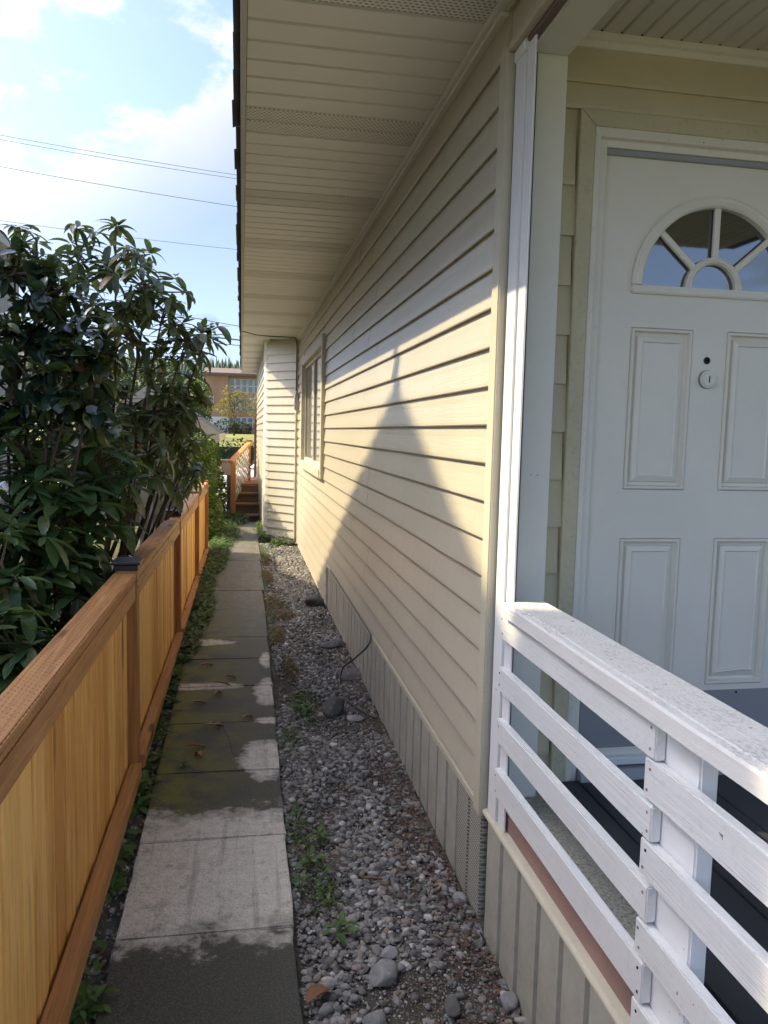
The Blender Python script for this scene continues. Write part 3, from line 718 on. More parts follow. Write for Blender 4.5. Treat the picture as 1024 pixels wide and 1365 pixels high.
def door():
    D = empty('door', (1.55, YD, 0.5)); D.parent = house; D.matrix_parent_inverse = Matrix.Translation(-house.location)
    f = YD - 0.030
    # white frame (jamb + brick mould)
    for a, b, z0, z1 in ((1.093, 1.143, 0.448, 2.607), (1.962, 2.009, 0.448, 2.607)):
        MB().prism([(a, f - 0.004), (a + 0.018, f - 0.010), (a + 0.022, f + 0.006), (b - 0.004, f + 0.006), (b, f + 0.012), (b, f + 0.06), (a, f + 0.06)] if a < 1.5 else
                   [(a, f + 0.06), (a, f + 0.012), (a + 0.004, f + 0.006), (b - 0.022, f + 0.006), (b - 0.018, f - 0.010), (b, f - 0.004), (b, f + 0.06)], 'z', z0, z1).build('door_frame', 'frame_paint', D, 0.002)
    MB().prism([(f + 0.06, 2.555), (f + 0.012, 2.555), (f + 0.008, 2.575), (f - 0.010, 2.580), (f - 0.004, 2.610), (f + 0.06, 2.610)], 'x', 1.093, 2.009).build('door_frame', 'frame_paint', D, 0.002)
    MB().box(1.143, 1.962, f + 0.014, f + 0.06, 2.535, 2.554).build('weather_strip', 'grey_metal', D, 0.002)
    # slab with a raised shell round every panel, built on a grid
    cx = 1.552; x0, x1, z0, z1 = 1.146, 1.958, 0.533, 2.548
    yf = f + 0.026
    pan = [(1.264, 1.489, 1.460, 2.000), (1.615, 1.840, 1.460, 2.000), (1.264, 1.489, 0.772, 1.296), (1.615, 1.840, 0.772, 1.296)]
    R0 = 0.297; ZB = 2.108
    # slab front as plates around the panel and fan-light openings
    xs = [x0, 1.264, 1.489, 1.615, 1.840, x1]; zs = [z0, 0.772, 1.296, 1.460, 2.000, ZB - 0.004]
    mb = MB()
    for i in range(5):
        for j in range(5):
            if i in (1, 3) and j in (1, 3): continue
            mb.box(xs[i], xs[i + 1], yf, yf + 0.04, zs[j], zs[j + 1])
    # weld: simple outline polygons instead of abutting boxes for the visible face
    mb = MB()
    mb.box(x0, xs[1], yf, yf + .04, z0, ZB); mb.box(xs[4], x1, yf, yf + .04, z0, ZB); mb.box(xs[2], xs[3], yf, yf + .04, z0, ZB)
    for a, b in ((xs[1], xs[2]), (xs[3], xs[4])):
        mb.box(a, b, yf, yf + .04, z0, zs[1]); mb.box(a, b, yf, yf + .04, zs[2], zs[3]); mb.box(a, b, yf, yf + .04, zs[4], ZB)
    # part above with the half-round opening
    n = 28; ro = R0 - 0.006
    prof = [(x0, ZB), (cx - ro, ZB)] + [(cx - ro * math.cos(math.pi * i / n), ZB + ro * math.sin(math.pi * i / n)) for i in range(1, n)] + [(cx + ro, ZB), (x1, ZB), (x1, z1), (x0, z1)]
    top = [(x0, z1)] ; V = []; F = []
    arc = [(cx - ro * math.cos(math.pi * i / n), ZB + ro * math.sin(math.pi * i / n)) for i in range(n + 1)]
    for (ax, az) in arc: V.append((ax, yf, az)); V.append((ax, yf, z1)); V.append((ax, yf + .04, az))
    for i in range(n):
        F.append((3 * i, 3 * i + 3, 3 * i + 4, 3 * i + 1)); F.append((3 * i, 3 * i + 2, 3 * i + 5, 3 * i + 3))
    mb.add(V, F)
    mb.box(x0, cx - ro, yf, yf + .04, ZB, z1); mb.box(cx + ro, x1, yf, yf + .04, ZB, z1)
    slab = mb.build('door_slab', 'door_paint', D)
    for (a, b, c, d) in pan:
        # moulded panel: concentric rings, groove then raised field
        steps = [(0.0, 0.0), (0.002, 0.006), (0.005, -0.005), (0.012, -0.005), (0.016, 0.012), (0.026, 0.015), (0.030, 0.006), (0.046, 0.0), (0.050, 0.005)]
        V = []; F = []
        for o, dy in steps:
            V += [(a + o, yf + dy, c + o), (b - o, yf + dy, c + o), (b - o, yf + dy, d - o), (a + o, yf + dy, d - o)]
        for k in range(len(steps) - 1):
            for j in range(4): F.append((4 * k + j, 4 * k + (j + 1) % 4, 4 * k + 4 + (j + 1) % 4, 4 * k + 4 + j))
        q = 4 * (len(steps) - 1); F.append((q, q + 1, q + 2, q + 3))
        p = MB().add(V, F).build('panel', 'door_paint', D)
    # the small dent that creases the lower right panel
    MB().tube([(1.645, yf - 0.001, 0.815), (1.70, yf - 0.003, 0.822), (1.76, yf - 0.002, 0.826), (1.80, yf, 0.820)], [.002, .004, .004, .002], 6).build('dent', 'door_paint', D, smooth=True)
    # fan light
    FL = empty('fanlight', (cx, yf, ZB)); FL.parent = D; FL.matrix_parent_inverse = Matrix.Translation(-world_loc(D))
    def ring(r_in, r_out, ya, yb, name, zc=ZB + 0.028, base=True, mat='door_paint'):
        V = []; F = []; n = 36
        prof = [(r_out, yb), (r_out, ya + 0.003), (r_out - 0.006, ya), (r_out - 0.013, ya + 0.003), (r_in + 0.006, ya - 0.002), (r_in, ya + 0.004), (r_in, yb)]
        for i in range(n + 1):
            t = math.pi * i / n
            for r, y in prof: V.append((cx - r * math.cos(t), y, zc + r * math.sin(t)))
        k = len(prof)
        for i in range(n):
            for j in range(k): F.append((i * k + j, i * k + (j + 1) % k, (i + 1) * k + (j + 1) % k, (i + 1) * k + j))
        MB().add(V, F).build(name, mat, FL)
    zc = ZB + 0.028
    ring(R0 - 0.036, R0, yf - 0.014, yf + 0.02, 'arch_frame')
    MB().prism([(cx - R0, ZB), (cx + R0, ZB), (cx + R0, zc), (cx - R0, zc)], 'y', yf - 0.012, yf + 0.02).build('arch_base', 'door_paint', FL, 0.004, seg=2)
    ring(0.080, 0.103, yf - 0.008, yf + 0.012, 'sunburst_ring')
    for ang in (90, 41, 139):
        a = math.radians(ang); d = Vector((math.cos(a), 0, math.sin(a))); p = Vector((-d.z, 0, d.x)) * 0.0105
        A = Vector((cx, 0, zc)) + d * 0.098; B = Vector((cx, 0, zc)) + d * (R0 - 0.03)
        MB().prism([(A.x - p.x, A.z - p.z), (A.x + p.x, A.z + p.z), (B.x + p.x, B.z + p.z), (B.x - p.x, B.z - p.z)], 'y', yf - 0.006, yf + 0.010).build('muntin', 'door_paint', FL, 0.003)
    # panes: one per field of the sunburst
    def pane(t0, t1, r0, r1):
        V = []; n = 14
        for i in range(n + 1):
            t = math.radians(t0 + (t1 - t0) * i / n)
            V += [(cx + r0 * math.cos(t), yf + 0.013, zc + r0 * math.sin(t)), (cx + r1 * math.cos(t), yf + 0.013, zc + r1 * math.sin(t))]
        MB().add(V, [(2 * i, 2 * i + 1, 2 * i + 3, 2 * i + 2) for i in range(n)]).build('pane', 'dark_glass', FL)
    for t0, t1 in ((0, 41), (41, 90), (90, 139), (139, 180)): pane(t0, t1, 0.098, R0 - 0.028)
    pane(0, 180, 0.0, 0.083)
    # lock
    MB().cyl((1.549, 1.837), 0.0315, 'y', yf - 0.003, yf + 0.004, 32).build('deadbolt_plate', 'grey_metal', D)
    MB().cyl((1.549, 1.837), 0.029, 'y', yf - 0.018, yf - 0.002, 32).build('deadbolt', 'frame_paint', D, 0.006, seg=2)
    MB().box(1.5475, 1.5510, yf - 0.0190, yf - 0.016, 1.826, 1.848).build('keyhole', 'gap_black', D)
    MB().cyl((1.546, 1.900), 0.0125, 'y', yf - 0.003, yf + 0.006, 24).build('peephole', 'black_plastic', D, 0.002)
    MB().cyl((1.546, 1.900), 0.009, 'y', yf - 0.0036, yf - 0.001, 20).build('peephole_lens', 'gap_black', D)
    # kick plate and threshold
    MB().box(1.150, 1.954, yf - 0.003, yf + 0.001, 0.56, 0.752).build('kick_plate', 'kick_plate', D, 0.001)
    for x in (1.17, 1.36, 1.55, 1.74, 1.93):
        for z in (0.572, 0.742): MB().cyl((x, z), 0.004, 'y', yf - 0.0045, yf - 0.002, 10).build('screw', 'gap_black', D)
    MB().box(1.143, 1.962, f - 0.004, f + 0.06, 0.505, 0.533).build('door_sweep', 'white_paint', D, 0.004)
    MB().prism([(f - 0.03, 0.448), (f - 0.03, 0.460), (f - 0.012, 0.496), (f + 0.08, 0.504), (f + 0.08, 0.448)], 'x', 1.143, 1.962).build('threshold', 'grey_metal', D, 0.003)
    MB().box(1.0, 2.1, YD + 0.06, YD + 0.09, 0.45, 2.65).build('door_back', 'gap_black', D)
door()

# ------------------------------------------------------------------ porch
porch = thing('porch', 'small raised porch with charcoal deck boards and beadboard ceiling before the white door', 'porch', (1.5, 1.0, 0))
def make_porch():
    # skirt panels under the railing
    y = -0.62; meshes = []
    pr = [(XW + 0.022, 0.0), (XW + 0.022, 0.1545), (XW + 0.014, 0.1545), (XW + 0.014, 0.138), (XW - 0.001, 0.130), (XW - 0.001, 0.004), (XW + 0.010, 0.0)]
    me = MB().prism(pr, 'z', -0.06, 0.382).mesh('skirt_panel', 'skirting')
    y = 2.393 - 0.155
    while y > -1.2:
        o = link('skirt_panel', me, porch); o.location = (random.uniform(-.001, .001), y, 0); y -= 0.155
    MB().prism([(XW - 0.014, 0.386), (XW - 0.014, 0.397), (XW - 0.006, 0.402), (XW + 0.03, 0.404), (XW + 0.03, 0.386)], 'y', -1.2, 2.398).build('skirt_trim', 'siding_trim', porch, 0.003)
    MB().box(XW + 0.016, XW + 0.034, -1.2, 2.30, 0.404, 0.505).build('rim_board', 'red_primer', porch, 0.002)
    MB().box(XW + 0.036, XW + 0.045, -1.2, 2.30, 0.36, 0.50).build('rim_backing', 'gap_black', porch)
    MB().box(XW + 0.046, 0.988, -1.2, 2.44, 0.40, 0.452).build('sill_strip', 'sill_concrete', porch, 0.004)
    x = 0.994; i = 0
    while x < 3.2:
        MB().box(x + 0.002, x + 0.138, -1.2, 2.40, 0.44, 0.468 + 0.001 * (i % 2)).build('deck_board', 'dark_deck', porch, 0.004); x += 0.141; i += 1
    MB().box(0.994, 3.2, 2.402, 2.43, 0.40, 0.462).build('deck_edge', 'dark_deck', porch)
    MB().box(0.99, 3.2, -1.2, 2.45, -0.03, 0.435).build('deck_base', 'gap_black', porch)
    # post and the wall-end strips
    MB().box(0.857, 0.957, 2.350, 2.445, 0.452, 2.80).build('post', 'post_paint', porch, 0.004, seg=2)
    MB().box(XW + 0.0, XW + 0.022, 2.303, 2.386, 0.404, 2.786).build('wall_end_strip', 'white_paint', porch, 0.003, seg=2)
    MB().box(XW + 0.003, XW + 0.009, 2.228, 2.293, 0.404, 2.760).build('wall_end_strip', 'white_paint', porch, 0.003, seg=2)
    MB().box(XW + 0.012, XW + 0.020, 2.290, 2.305, 0.404, 2.76).build('strip_groove', 'grey_metal', porch)
    MB().box(XW + 0.023, XW + 0.0505, 2.338, 2.44, 0.404, 2.762).build('post_gap_shade', 'gap_black', porch)  # black filler, painted shade between wall-end strip and post
    MB().box(XW + 0.004, XW + 0.02, 2.3845, 2.4015, 0.41, 2.77).build('strip_gap_shade', 'gap_black', porch)  # black filler painting the shade between corner trim and strip
    # header over the opening: white beam with a brown strip where the cladding has gone
    MB().box(XW + 0.030, 0.957, 0.1, 2.349, 2.765, 2.90).build('header_beam', 'post_paint', porch, 0.004, seg=2)
    MB().box(XW + 0.006, XW + 0.029, 0.1, 2.36, 2.771, 2.798).build('header_strip', 'weathered_shade_board', porch, 0.002)
    MB().box(XW - 0.006, XW + 0.014, 2.30, 2.385, 2.742, 2.775).build('strip_cap', 'white_paint', porch, 0.004)
    # beadboard ceiling
    me = MB().prism([(0.001, 2.896), (0.001, 2.890), (0.006, 2.884), (0.060, 2.884), (0.0655, 2.890), (0.0655, 2.896)], 'y', 0.1, 2.42).mesh('ceiling_board', 'ceiling_board')
    x = 0.957
    while x < 3.1:
        o = link('ceiling_board', me, porch); o.location = (x, 0, 0); x += 0.067
    MB().box(0.955, 3.2, 0.08, 2.46, 2.898, 2.93).build('ceiling_back', 'gap_black', porch)
make_porch()

rail = thing('porch_railing', 'white painted porch railing of wide horizontal boards with a weathered cap', 'railing', (XW, 1.3, 0.45))
def railing():
    A = [(1.010, 1.090), (0.845, 0.918), (0.677, 0.752), (0.505, 0.590)]
    B = [(0.925, 1.006), (0.765, 0.840), (0.597, 0.671), (0.425, 0.499)]
    def board(y0, y1, z0, z1, seed):
        n = 14; V = []; F = []
        x0, x1 = 0.790, 0.8135
        for i in range(n + 1):
            y = y0 + (y1 - y0) * i / n
            w = 0.0022 * mnoise.noise(Vector((y * 3, z0 * 9, seed))); w2 = 0.0022 * mnoise.noise(Vector((y * 3, z0 * 9, seed + 4))); wx = 0.001 * mnoise.noise(Vector((y * 2, seed, 1)))
            V += [(x0 + wx, y, z0 + w), (x1, y, z0 + w), (x1, y, z1 + w2), (x0 + wx, y, z1 + w2)]
        for i in range(n):
            for j in range(4): F.append((4 * i + j, 4 * i + (j + 1) % 4, 4 * i + 4 + (j + 1) % 4, 4 * i + 4 + j))
        F += [(0, 1, 2, 3), (4 * n, 4 * n + 1, 4 * n + 2, 4 * n + 3)]
        b = MB().add(V, F).build('rail_board', 'rail_board_paint', rail, 0.003, seg=2)
        # nail heads at the ends
        for y in ((y1 - 0.018,) if y1 > 2 else ()) + ((y0 + 0.016,) if y0 > 1 else ()) + ((y1 - 0.018,) if y1 < 2 else ()):
            for z in (z0 + 0.018, z1 - 0.018):
                if random.random() < 0.8:
                    MB().cyl((y + random.uniform(-.006, .006), z), 0.0032, 'x', x0 - 0.0012, x0 + 0.003, 10).build('nail', 'red_primer' if random.random() < .7 else 'gap_black', b)
    for i, (a, b) in enumerate(A): board(1.351, 2.286, a, b, i)
    for i, (a, b) in enumerate(B): board(-0.9, 1.388, a, b, i + 10)
    MB().box(0.8145, 0.852, 1.236, 1.388, 0.452, 1.089).build('post', 'white_paint', rail, 0.004, seg=2)
    MB().box(0.8145, 0.852, -0.5, -0.35, 0.452, 1.089).build('post', 'white_paint', rail, 0.004, seg=2)
    n = 40; V = []; F = []
    prof = [(0.772, 1.094), (0.772, 1.128), (0.776, 1.1335), (0.792, 1.1345), (0.7955, 1.1325), (0.800, 1.1345), (0.906, 1.1345), (0.911, 1.130), (0.911, 1.094)]
    for i in range(n + 1):
        y = -0.9 + (2.222 + 0.9) * i / n; w = 0.0016 * mnoise.noise(Vector((y * 3.3, 1, 1))); wx = 0.002 * mnoise.noise(Vector((y * 2.3, 5, 1)))
        for x, z in prof: V.append((x + wx, y, z + w))
    k = len(prof)
    for i in range(n):
        for j in range(k): F.append((i * k + j, i * k + (j + 1) % k, (i + 1) * k + (j + 1) % k, (i + 1) * k + j))
    F += [tuple(range(k)), tuple(range(n * k, n * k + k))]
    MB().add(V, F).build('cap', 'weathered_cap_paint', rail)
railing()

# ------------------------------------------------------------------ wooden fence
fence = thing('wooden_fence', 'new cedar picket fence with incised brown rails and black post caps along the path', 'fence', (-0.5, 6, 0))
FY1 = 10.75
def fx(y): return 0.0035 * (y - 2.0)
def ft(y): return -0.0075 * max(0, y - 2.0)
def make_fence():
    posts = [-1.30, 1.15, 3.60, 6.05, 8.52, 10.62]
    def swept(x0, x1, z0, z1, y0, y1, name, mat, parent, slope_bottom=True):
        V = []
        for y in (y0, y1):
            dx, dz = fx(y), ft(y); zb = dz if slope_bottom else 0
            V += [(x0 + dx, y, z0 + zb), (x1 + dx, y, z0 + zb), (x1 + dx, y, z1 + dz), (x0 + dx, y, z1 + dz)]
        F = [(0, 1, 2, 3), (7, 6, 5, 4)] + [(j, 4 + j, 4 + (j + 1) % 4, (j + 1) % 4) for j in range(4)]
        return MB().add(V, F).build(name, mat, parent, 0.004, seg=2)
    for i, p in enumerate(posts):
        dx, dz = fx(p), ft(p)
        po = MB().box(-0.553 + dx, -0.4625 + dx, p, p + 0.09, -0.30, 1.020 + dz).build('post', 'treated_post', fence, 0.004, seg=2)
        # black solar cap: skirt, lip, pyramid glass top
        if p > 7: continue
        c = Vector((-0.508 + dx, p + 0.045, 1.008 + dz))
        cp = MB().box(c.x - .052, c.x + .052, c.y - .052, c.y + .052, c.z, c.z + .026).build('post_cap', 'black_plastic', fence, 0.003)
        MB().box(c.x - .063, c.x + .063, c.y - .063, c.y + .063, c.z + .027, c.z + .040).build('cap_lip', 'black_plastic', cp, 0.003)
        MB().add([(c.x - .058, c.y - .058, c.z + .0405), (c.x + .058, c.y - .058, c.z + .0405), (c.x + .058, c.y + .058, c.z + .0405), (c.x - .058, c.y + .058, c.z + .0405),
                  (c.x - .03, c.y - .03, c.z + .056), (c.x + .03, c.y - .03, c.z + .056), (c.x + .03, c.y + .03, c.z + .056), (c.x - .03, c.y + .03, c.z + .056)],
                 [(0, 1, 5, 4), (1, 2, 6, 5), (2, 3, 7, 6), (3, 0, 4, 7), (4, 5, 6, 7)]).build('cap_top', 'black_plastic', cp)
        MB().box(c.x - .026, c.x + .026, c.y - .026, c.y + .026, c.z + .0565, c.z + .0585).build('solar_cell', 'dark_glass', cp)
        for z in (0.955, 0.93): MB().cyl((p + 0.03, z + dz), 0.004, 'x', -0.4625 + dx - .002, -0.4605 + dx, 10).build('screw', 'gap_black', po)
    for a, b in zip(posts, posts[1:]):
        y0, y1 = a + 0.0915, b - 0.0015
        swept(-0.5305, -0.5255, 0.06, 0.95, y0, y1, 'shade_backing', 'weathered_shade_board', fence)  # dark backing added to paint shade into the picket gaps
        swept(-0.560, -0.465, 0.960, 0.999, y0, y1, 'top_rail', 'treated_wood', fence)
        swept(-0.504, -0.468, 0.872, 0.9585, y0, y1, 'face_rail', 'treated_plain', fence)
        swept(-0.499, -0.446, 0.042, 0.120, y0, y1, 'bottom_rail', 'treated_plain', fence, False)
        # pickets
        y = y0 + 0.002
        while y < y1 - 0.03:
            w = random.choice((0.100, 0.108, 0.115, 0.122, 0.132)); e = min(y + w, y1 - 0.001)
            dx, dz = fx(y), ft(y); x = -0.506 + dx + random.uniform(-.003, .002)
            pr = [(x - 0.018, y + .001), (x - 0.016, y + .004), (x - .003, y + 0.009), (x, y + 0.013), (x, e - 0.013), (x - .003, e - 0.009), (x - 0.016, e - .004), (x - 0.018, e - .001)]
            MB().prism(pr, 'z', 0.05, 0.955 + dz).build('picket', 'picket_wood', fence)
            y = e + random.choice((0.004, 0.006, 0.008, 0.010))
make_fence()

# ------------------------------------------------------------------ foliage tools
def leaf_verts(L, Wd, droop, fold, rows=4, shape=0.0):
    """leaf along +x from the stalk, tip drooping to -z, folded along the midrib; returns verts, quads"""
    V = []; F = []
    for i in range(rows + 1):
        t = i / rows
        w = Wd * 0.5 * (math.sin(math.pi * min(1, (t * (0.80) + 0.10))) ** (0.75)) if i < rows else Wd * 0.07
        if i == 0: w = Wd * 0.12
        x = L * t * (1 - 0.12 * droop * t); z = -droop * L * t * t * 0.6
        V += [(x, -w, z + fold * w), (x, 0, z), (x, w, z + fold * w)]
    for i in range(rows):
        a = 3 * i; F += [(a, a + 3, a + 4, a + 1), (a + 1, a + 4, a + 5, a + 2)]
    return np.array(V), np.array(F)
def frame(d, roll=0.0):
    d = d.normalized(); up = Vector((0, 0, 1)); s = up.cross(d)
    if s.length < 1e-3: s = Vector((0, 1, 0))
    s.normalize(); u = d.cross(s)
    m = Matrix((d, s, u)).transposed()
    return m @ Matrix.Rotation(roll, 3, 'X')
class Leaves:
    def __init__(s, variants): s.var = variants; s.items = []
    def add(s, pos, rot, k, sc): s.items.append((pos, rot, k, sc))
    def build(s, parent, mat, near=300, name='leaf', restname='foliage'):
        def score(it):
            v = it[0] - EYE; z = v.dot(CF)
            if z < 0.3: return 1e9
            x = v.dot(CR) / z * 1050 + 512; y = -v.dot(CU) / z * 1050 + 682.5
            return z / it[3] + (0 if (-5 < x < 1030 and -5 < y < 1370) else 1e6)
        order = sorted(s.items, key=score)
        mes = [np_mesh(name, V, F, mat, True) for V, F in s.var]
        for pos, rot, k, sc in order[:near]:
            o = bpy.data.objects.new(name, mes[k]); COL.objects.link(o); o.parent = parent
            m = (rot * sc).to_4x4(); m.translation = pos - parent.location; o.matrix_local = m
        rest = order[near:]
        if not rest: return
        VV = []; FF = []; off = 0
        for pos, rot, k, sc in rest:
            V, F = s.var[k]; R = np.array(rot) * sc
            VV.append(V @ R.T + np.array(pos)); FF.append(F + off); off += len(V)
        o = link(restname, np_mesh(restname, np.concatenate(VV), np.concatenate(FF), mat, True), parent); o['kind'] = 'stuff'
def rv(r=1.0):
    while True:
        v = Vector((random.uniform(-1, 1), random.uniform(-1, 1), random.uniform(-1, 1)))
        if v.length <= 1: return v * r
def bush(name, label, base, blobs, kind, mat, leafvars, seed, dens=1.0, stems=4, barrier=True, group=None):
    random.seed(seed)
    root = thing(name, label, 'shrub', base, group)
    tips = []
    for (px, py, Y, r) in blobs:
        c = aty(px, py, Y); n = int(dens * (165 * r * r + 3))
        for _ in range(n):
            v = rv(); v = v * (0.55 + 0.45 * random.random()) if v.length < 0.5 else v
            p = c + Vector((v.x * r, v.y * r * 1.15, v.z * r))
            if barrier and p.z < 1.12 and p.x > -0.66: p.x = -0.66 - random.random() * 0.15
            if p.z < 0.1: continue
            tips.append((p, c))
    # skeleton: limbs from base through blob centres
    nodes = []; mb = MB()
    base = Vector(base)
    cs = [aty(px, py, Y) for (px, py, Y, r) in blobs]
    for c in cs:
        b0 = base + Vector((random.uniform(-.12, .12), random.uniform(-.12, .12), -0.05))
        mid = b0.lerp(c, 0.5) + rv(0.12); mid.z = b0.z + (c.z - b0.z) * 0.42
        if mid.x > -0.64 and mid.z < 1.1: mid.x = -0.7
        pts = []
        for i in range(9):
            t = i / 8; q = b0 * (1 - t) ** 2 + mid * 2 * t * (1 - t) + c * t * t; q += rv(0.02) if 0 < i < 8 else Vector()
            pts.append(q)
        mb.tube(pts, [0.022 * (1 - 0.78 * i / 8) for i in range(9)], 6); nodes += pts[2:]
    mb.build('trunk', 'bark', root, smooth=True)
    tw = MB(); LV = Leaves(leafvars)
    for p, c in tips:
        nd = min(nodes, key=lambda q: (q - p).length_squared)
        m = nd.lerp(p, 0.55) + rv(0.04)
        tw.tube([nd, m, p], [0.008, 0.0055, 0.0035], 4)
        d = (p - m).normalized()
        if kind == 'whorl':
            n = random.randint(7, 11); ax = (d * 0.55 + Vector((0, 0, 0.75)) + rv(0.25)).normalized()
            a0 = random.random() * 6.28
            e1 = ax.orthogonal().normalized(); e2 = ax.cross(e1)
            for k in range(n):
                a = a0 + 6.283 * k / n + random.uniform(-.25, .25); el = random.uniform(-0.45, 0.45)
                ld = (e1 * math.cos(a) + e2 * math.sin(a)) * math.cos(el) + ax * math.sin(el)
                LV.add(p + ld * 0.012 + ax * random.uniform(-.02, .01), frame(ld, random.uniform(-.3, .3)), random.randrange(len(leafvars)), random.uniform(0.55, 1.2))
        else:
            n = random.randint(5, 8)
            for k in range(n):
                q = m.lerp(p, random.random()); ld = (d * 0.4 + rv(1.0) + Vector((0, 0, -0.12))).normalized()
                LV.add(q, frame(ld, random.uniform(-.7, .7)), random.randrange(len(leafvars)), random.uniform(0.7, 1.15))
    o = tw.build('branches', 'twig', root)
    o['kind'] = 'stuff'
    LV.build(root, mat)
    return root
RH = [leaf_verts(0.140, 0.044, 0.35, 0.22, 5), leaf_verts(0.150, 0.046, 0.65, 0.3, 5), leaf_verts(0.125, 0.042, 0.15, 0.2, 5), leaf_verts(0.115, 0.036, 0.95, 0.35, 5)]
RN = [leaf_verts(0.150, 0.050, 0.25, 0.25, 5), leaf_verts(0.170, 0.054, 0.45, 0.3, 5), leaf_verts(0.13, 0.046, 0.1, 0.2, 5)]
CM = [leaf_verts(0.095, 0.058, 0.3, 0.3, 5), leaf_verts(0.085, 0.052, 0.6, 0.4, 5), leaf_verts(0.105, 0.060, 0.15, 0.15, 5)]
bush('rhododendron', 'tall open grey-green rhododendron rising above the far part of the fence', (-1.05, 5.6, 0),
     [(50, 345, 5.65, .24), (105, 338, 5.6, .27), (155, 352, 5.5, .28), (195, 380, 5.4, .28), (215, 430, 5.4, .30), (145, 430, 5.55, .42), (248, 455, 5.5, .20), (278, 442, 5.55, .09),
      (228, 530, 5.55, .28), (170, 515, 5.55, .42), (222, 592, 5.6, .28), (250, 612, 5.85, .15), (115, 555, 5.4, .38), (80, 445, 5.8, .38), (180, 590, 5.2, .26), (55, 560, 5.7, .34), (140, 600, 5.2, .28), (80, 605, 5.3, .3), (25, 600, 5.2, .3), (205, 550, 5.4, .26), (245, 540, 5.7, .18), (255, 590, 5.8, .17), (236, 632, 5.8, .15), (262, 628, 6.0, .10)],
     'whorl', 'rhodo_leaf', RH, 21, 0.88)
bush('camellia', 'dark glossy broad-leaved camellia hanging between the two rhododendrons', (-1.35, 4.1, 0),
     [(20, 365, 4.0, .17), (55, 395, 4.0, .20), (95, 440, 3.95, .20), (35, 455, 4.0, .27), (110, 495, 3.9, .20), (135, 480, 3.95, .11), (20, 530, 4.0, .26), (120, 545, 3.95, .12), (75, 520, 3.9, .20), (-40, 430, 4.0, .3), (-130, 470, 4.1, .35), (-60, 560, 4.0, .3)],
     'spray', 'camellia_leaf', CM, 22, 1.6)
bush('rhododendron', 'low leafy rhododendron with star-like leaf whorls right behind the near fence', (-1.05, 3.7, 0),
     [(50, 625, 4.0, .26), (130, 625, 4.3, .26), (35, 715, 3.7, .28), (110, 700, 4.0, .24), (75, 790, 3.6, .24), (15, 800, 3.3, .2), (25, 870, 3.0, .15), (-60, 760, 3.5, .35), (100, 745, 3.8, .15), (-150, 700, 3.6, .4), (-90, 880, 3.0, .3)],
     'whorl', 'rhodo_leaf_near', RN, 23, 1.7)
# a few turned leaves in the rhododendron
random.seed(5)
for px, py, Y in ((115, 579, 5.1), (182, 575, 5.3), (214, 483, 6.0)):
    V, F = leaf_verts(0.13, 0.045, 0.4, 0.3)
    o = bpy.data.objects.new('orange_leaf', np_mesh('orange_leaf', V, F, 'dry_leaf', True)); COL.objects.link(o)
    o.location = aty(px, py, Y); o.rotation_euler = (random.uniform(-.5, .5), 1.2, random.uniform(0, 6)); o.parent = bpy.data.objects['rhododendron']; o.matrix_parent_inverse = Matrix.Translation(-o.parent.location)

# ------------------------------------------------------------------ gravel, soil litter and rocks
def ico(sub):
    bm = bmesh.new(); bmesh.ops.create_icosphere(bm, subdivisions=sub, radius=1.0)
    V = np.array([v.co[:] for v in bm.verts]); F = np.array([[v.index for v in f.verts] for f in bm.faces]); bm.free(); return V, F
I1, I2, I3 = ico(1), ico(2), ico(3)
def rand_rot(n):
    q = rng.normal(size=(n, 4)); q /= np.linalg.norm(q, axis=1)[:, None]; w, x, y, z = q.T
    return np.stack([1 - 2 * (y * y + z * z), 2 * (x * y - z * w), 2 * (x * z + y * w), 2 * (x * y + z * w), 1 - 2 * (x * x + z * z), 2 * (y * z - x * w),
                     2 * (x * z - y * w), 2 * (y * z + x * w), 1 - 2 * (x * x + y * y)], 1).reshape(n, 3, 3)
def facet(base, seed, cuts=9):
    r_ = np.random.default_rng(seed); V = base[0].copy()
    for _ in range(cuts):
        n_ = r_.normal(size=3); n_ /= np.linalg.norm(n_); d_ = r_.uniform(0.55, 0.92); V -= np.clip(V @ n_ - d_, 0, None)[:, None] * n_[None]
    return V
TPL = {len(b[0]): np.array([facet(b, 400 + k) for k in range(24)]) for b in (I1, I2)}
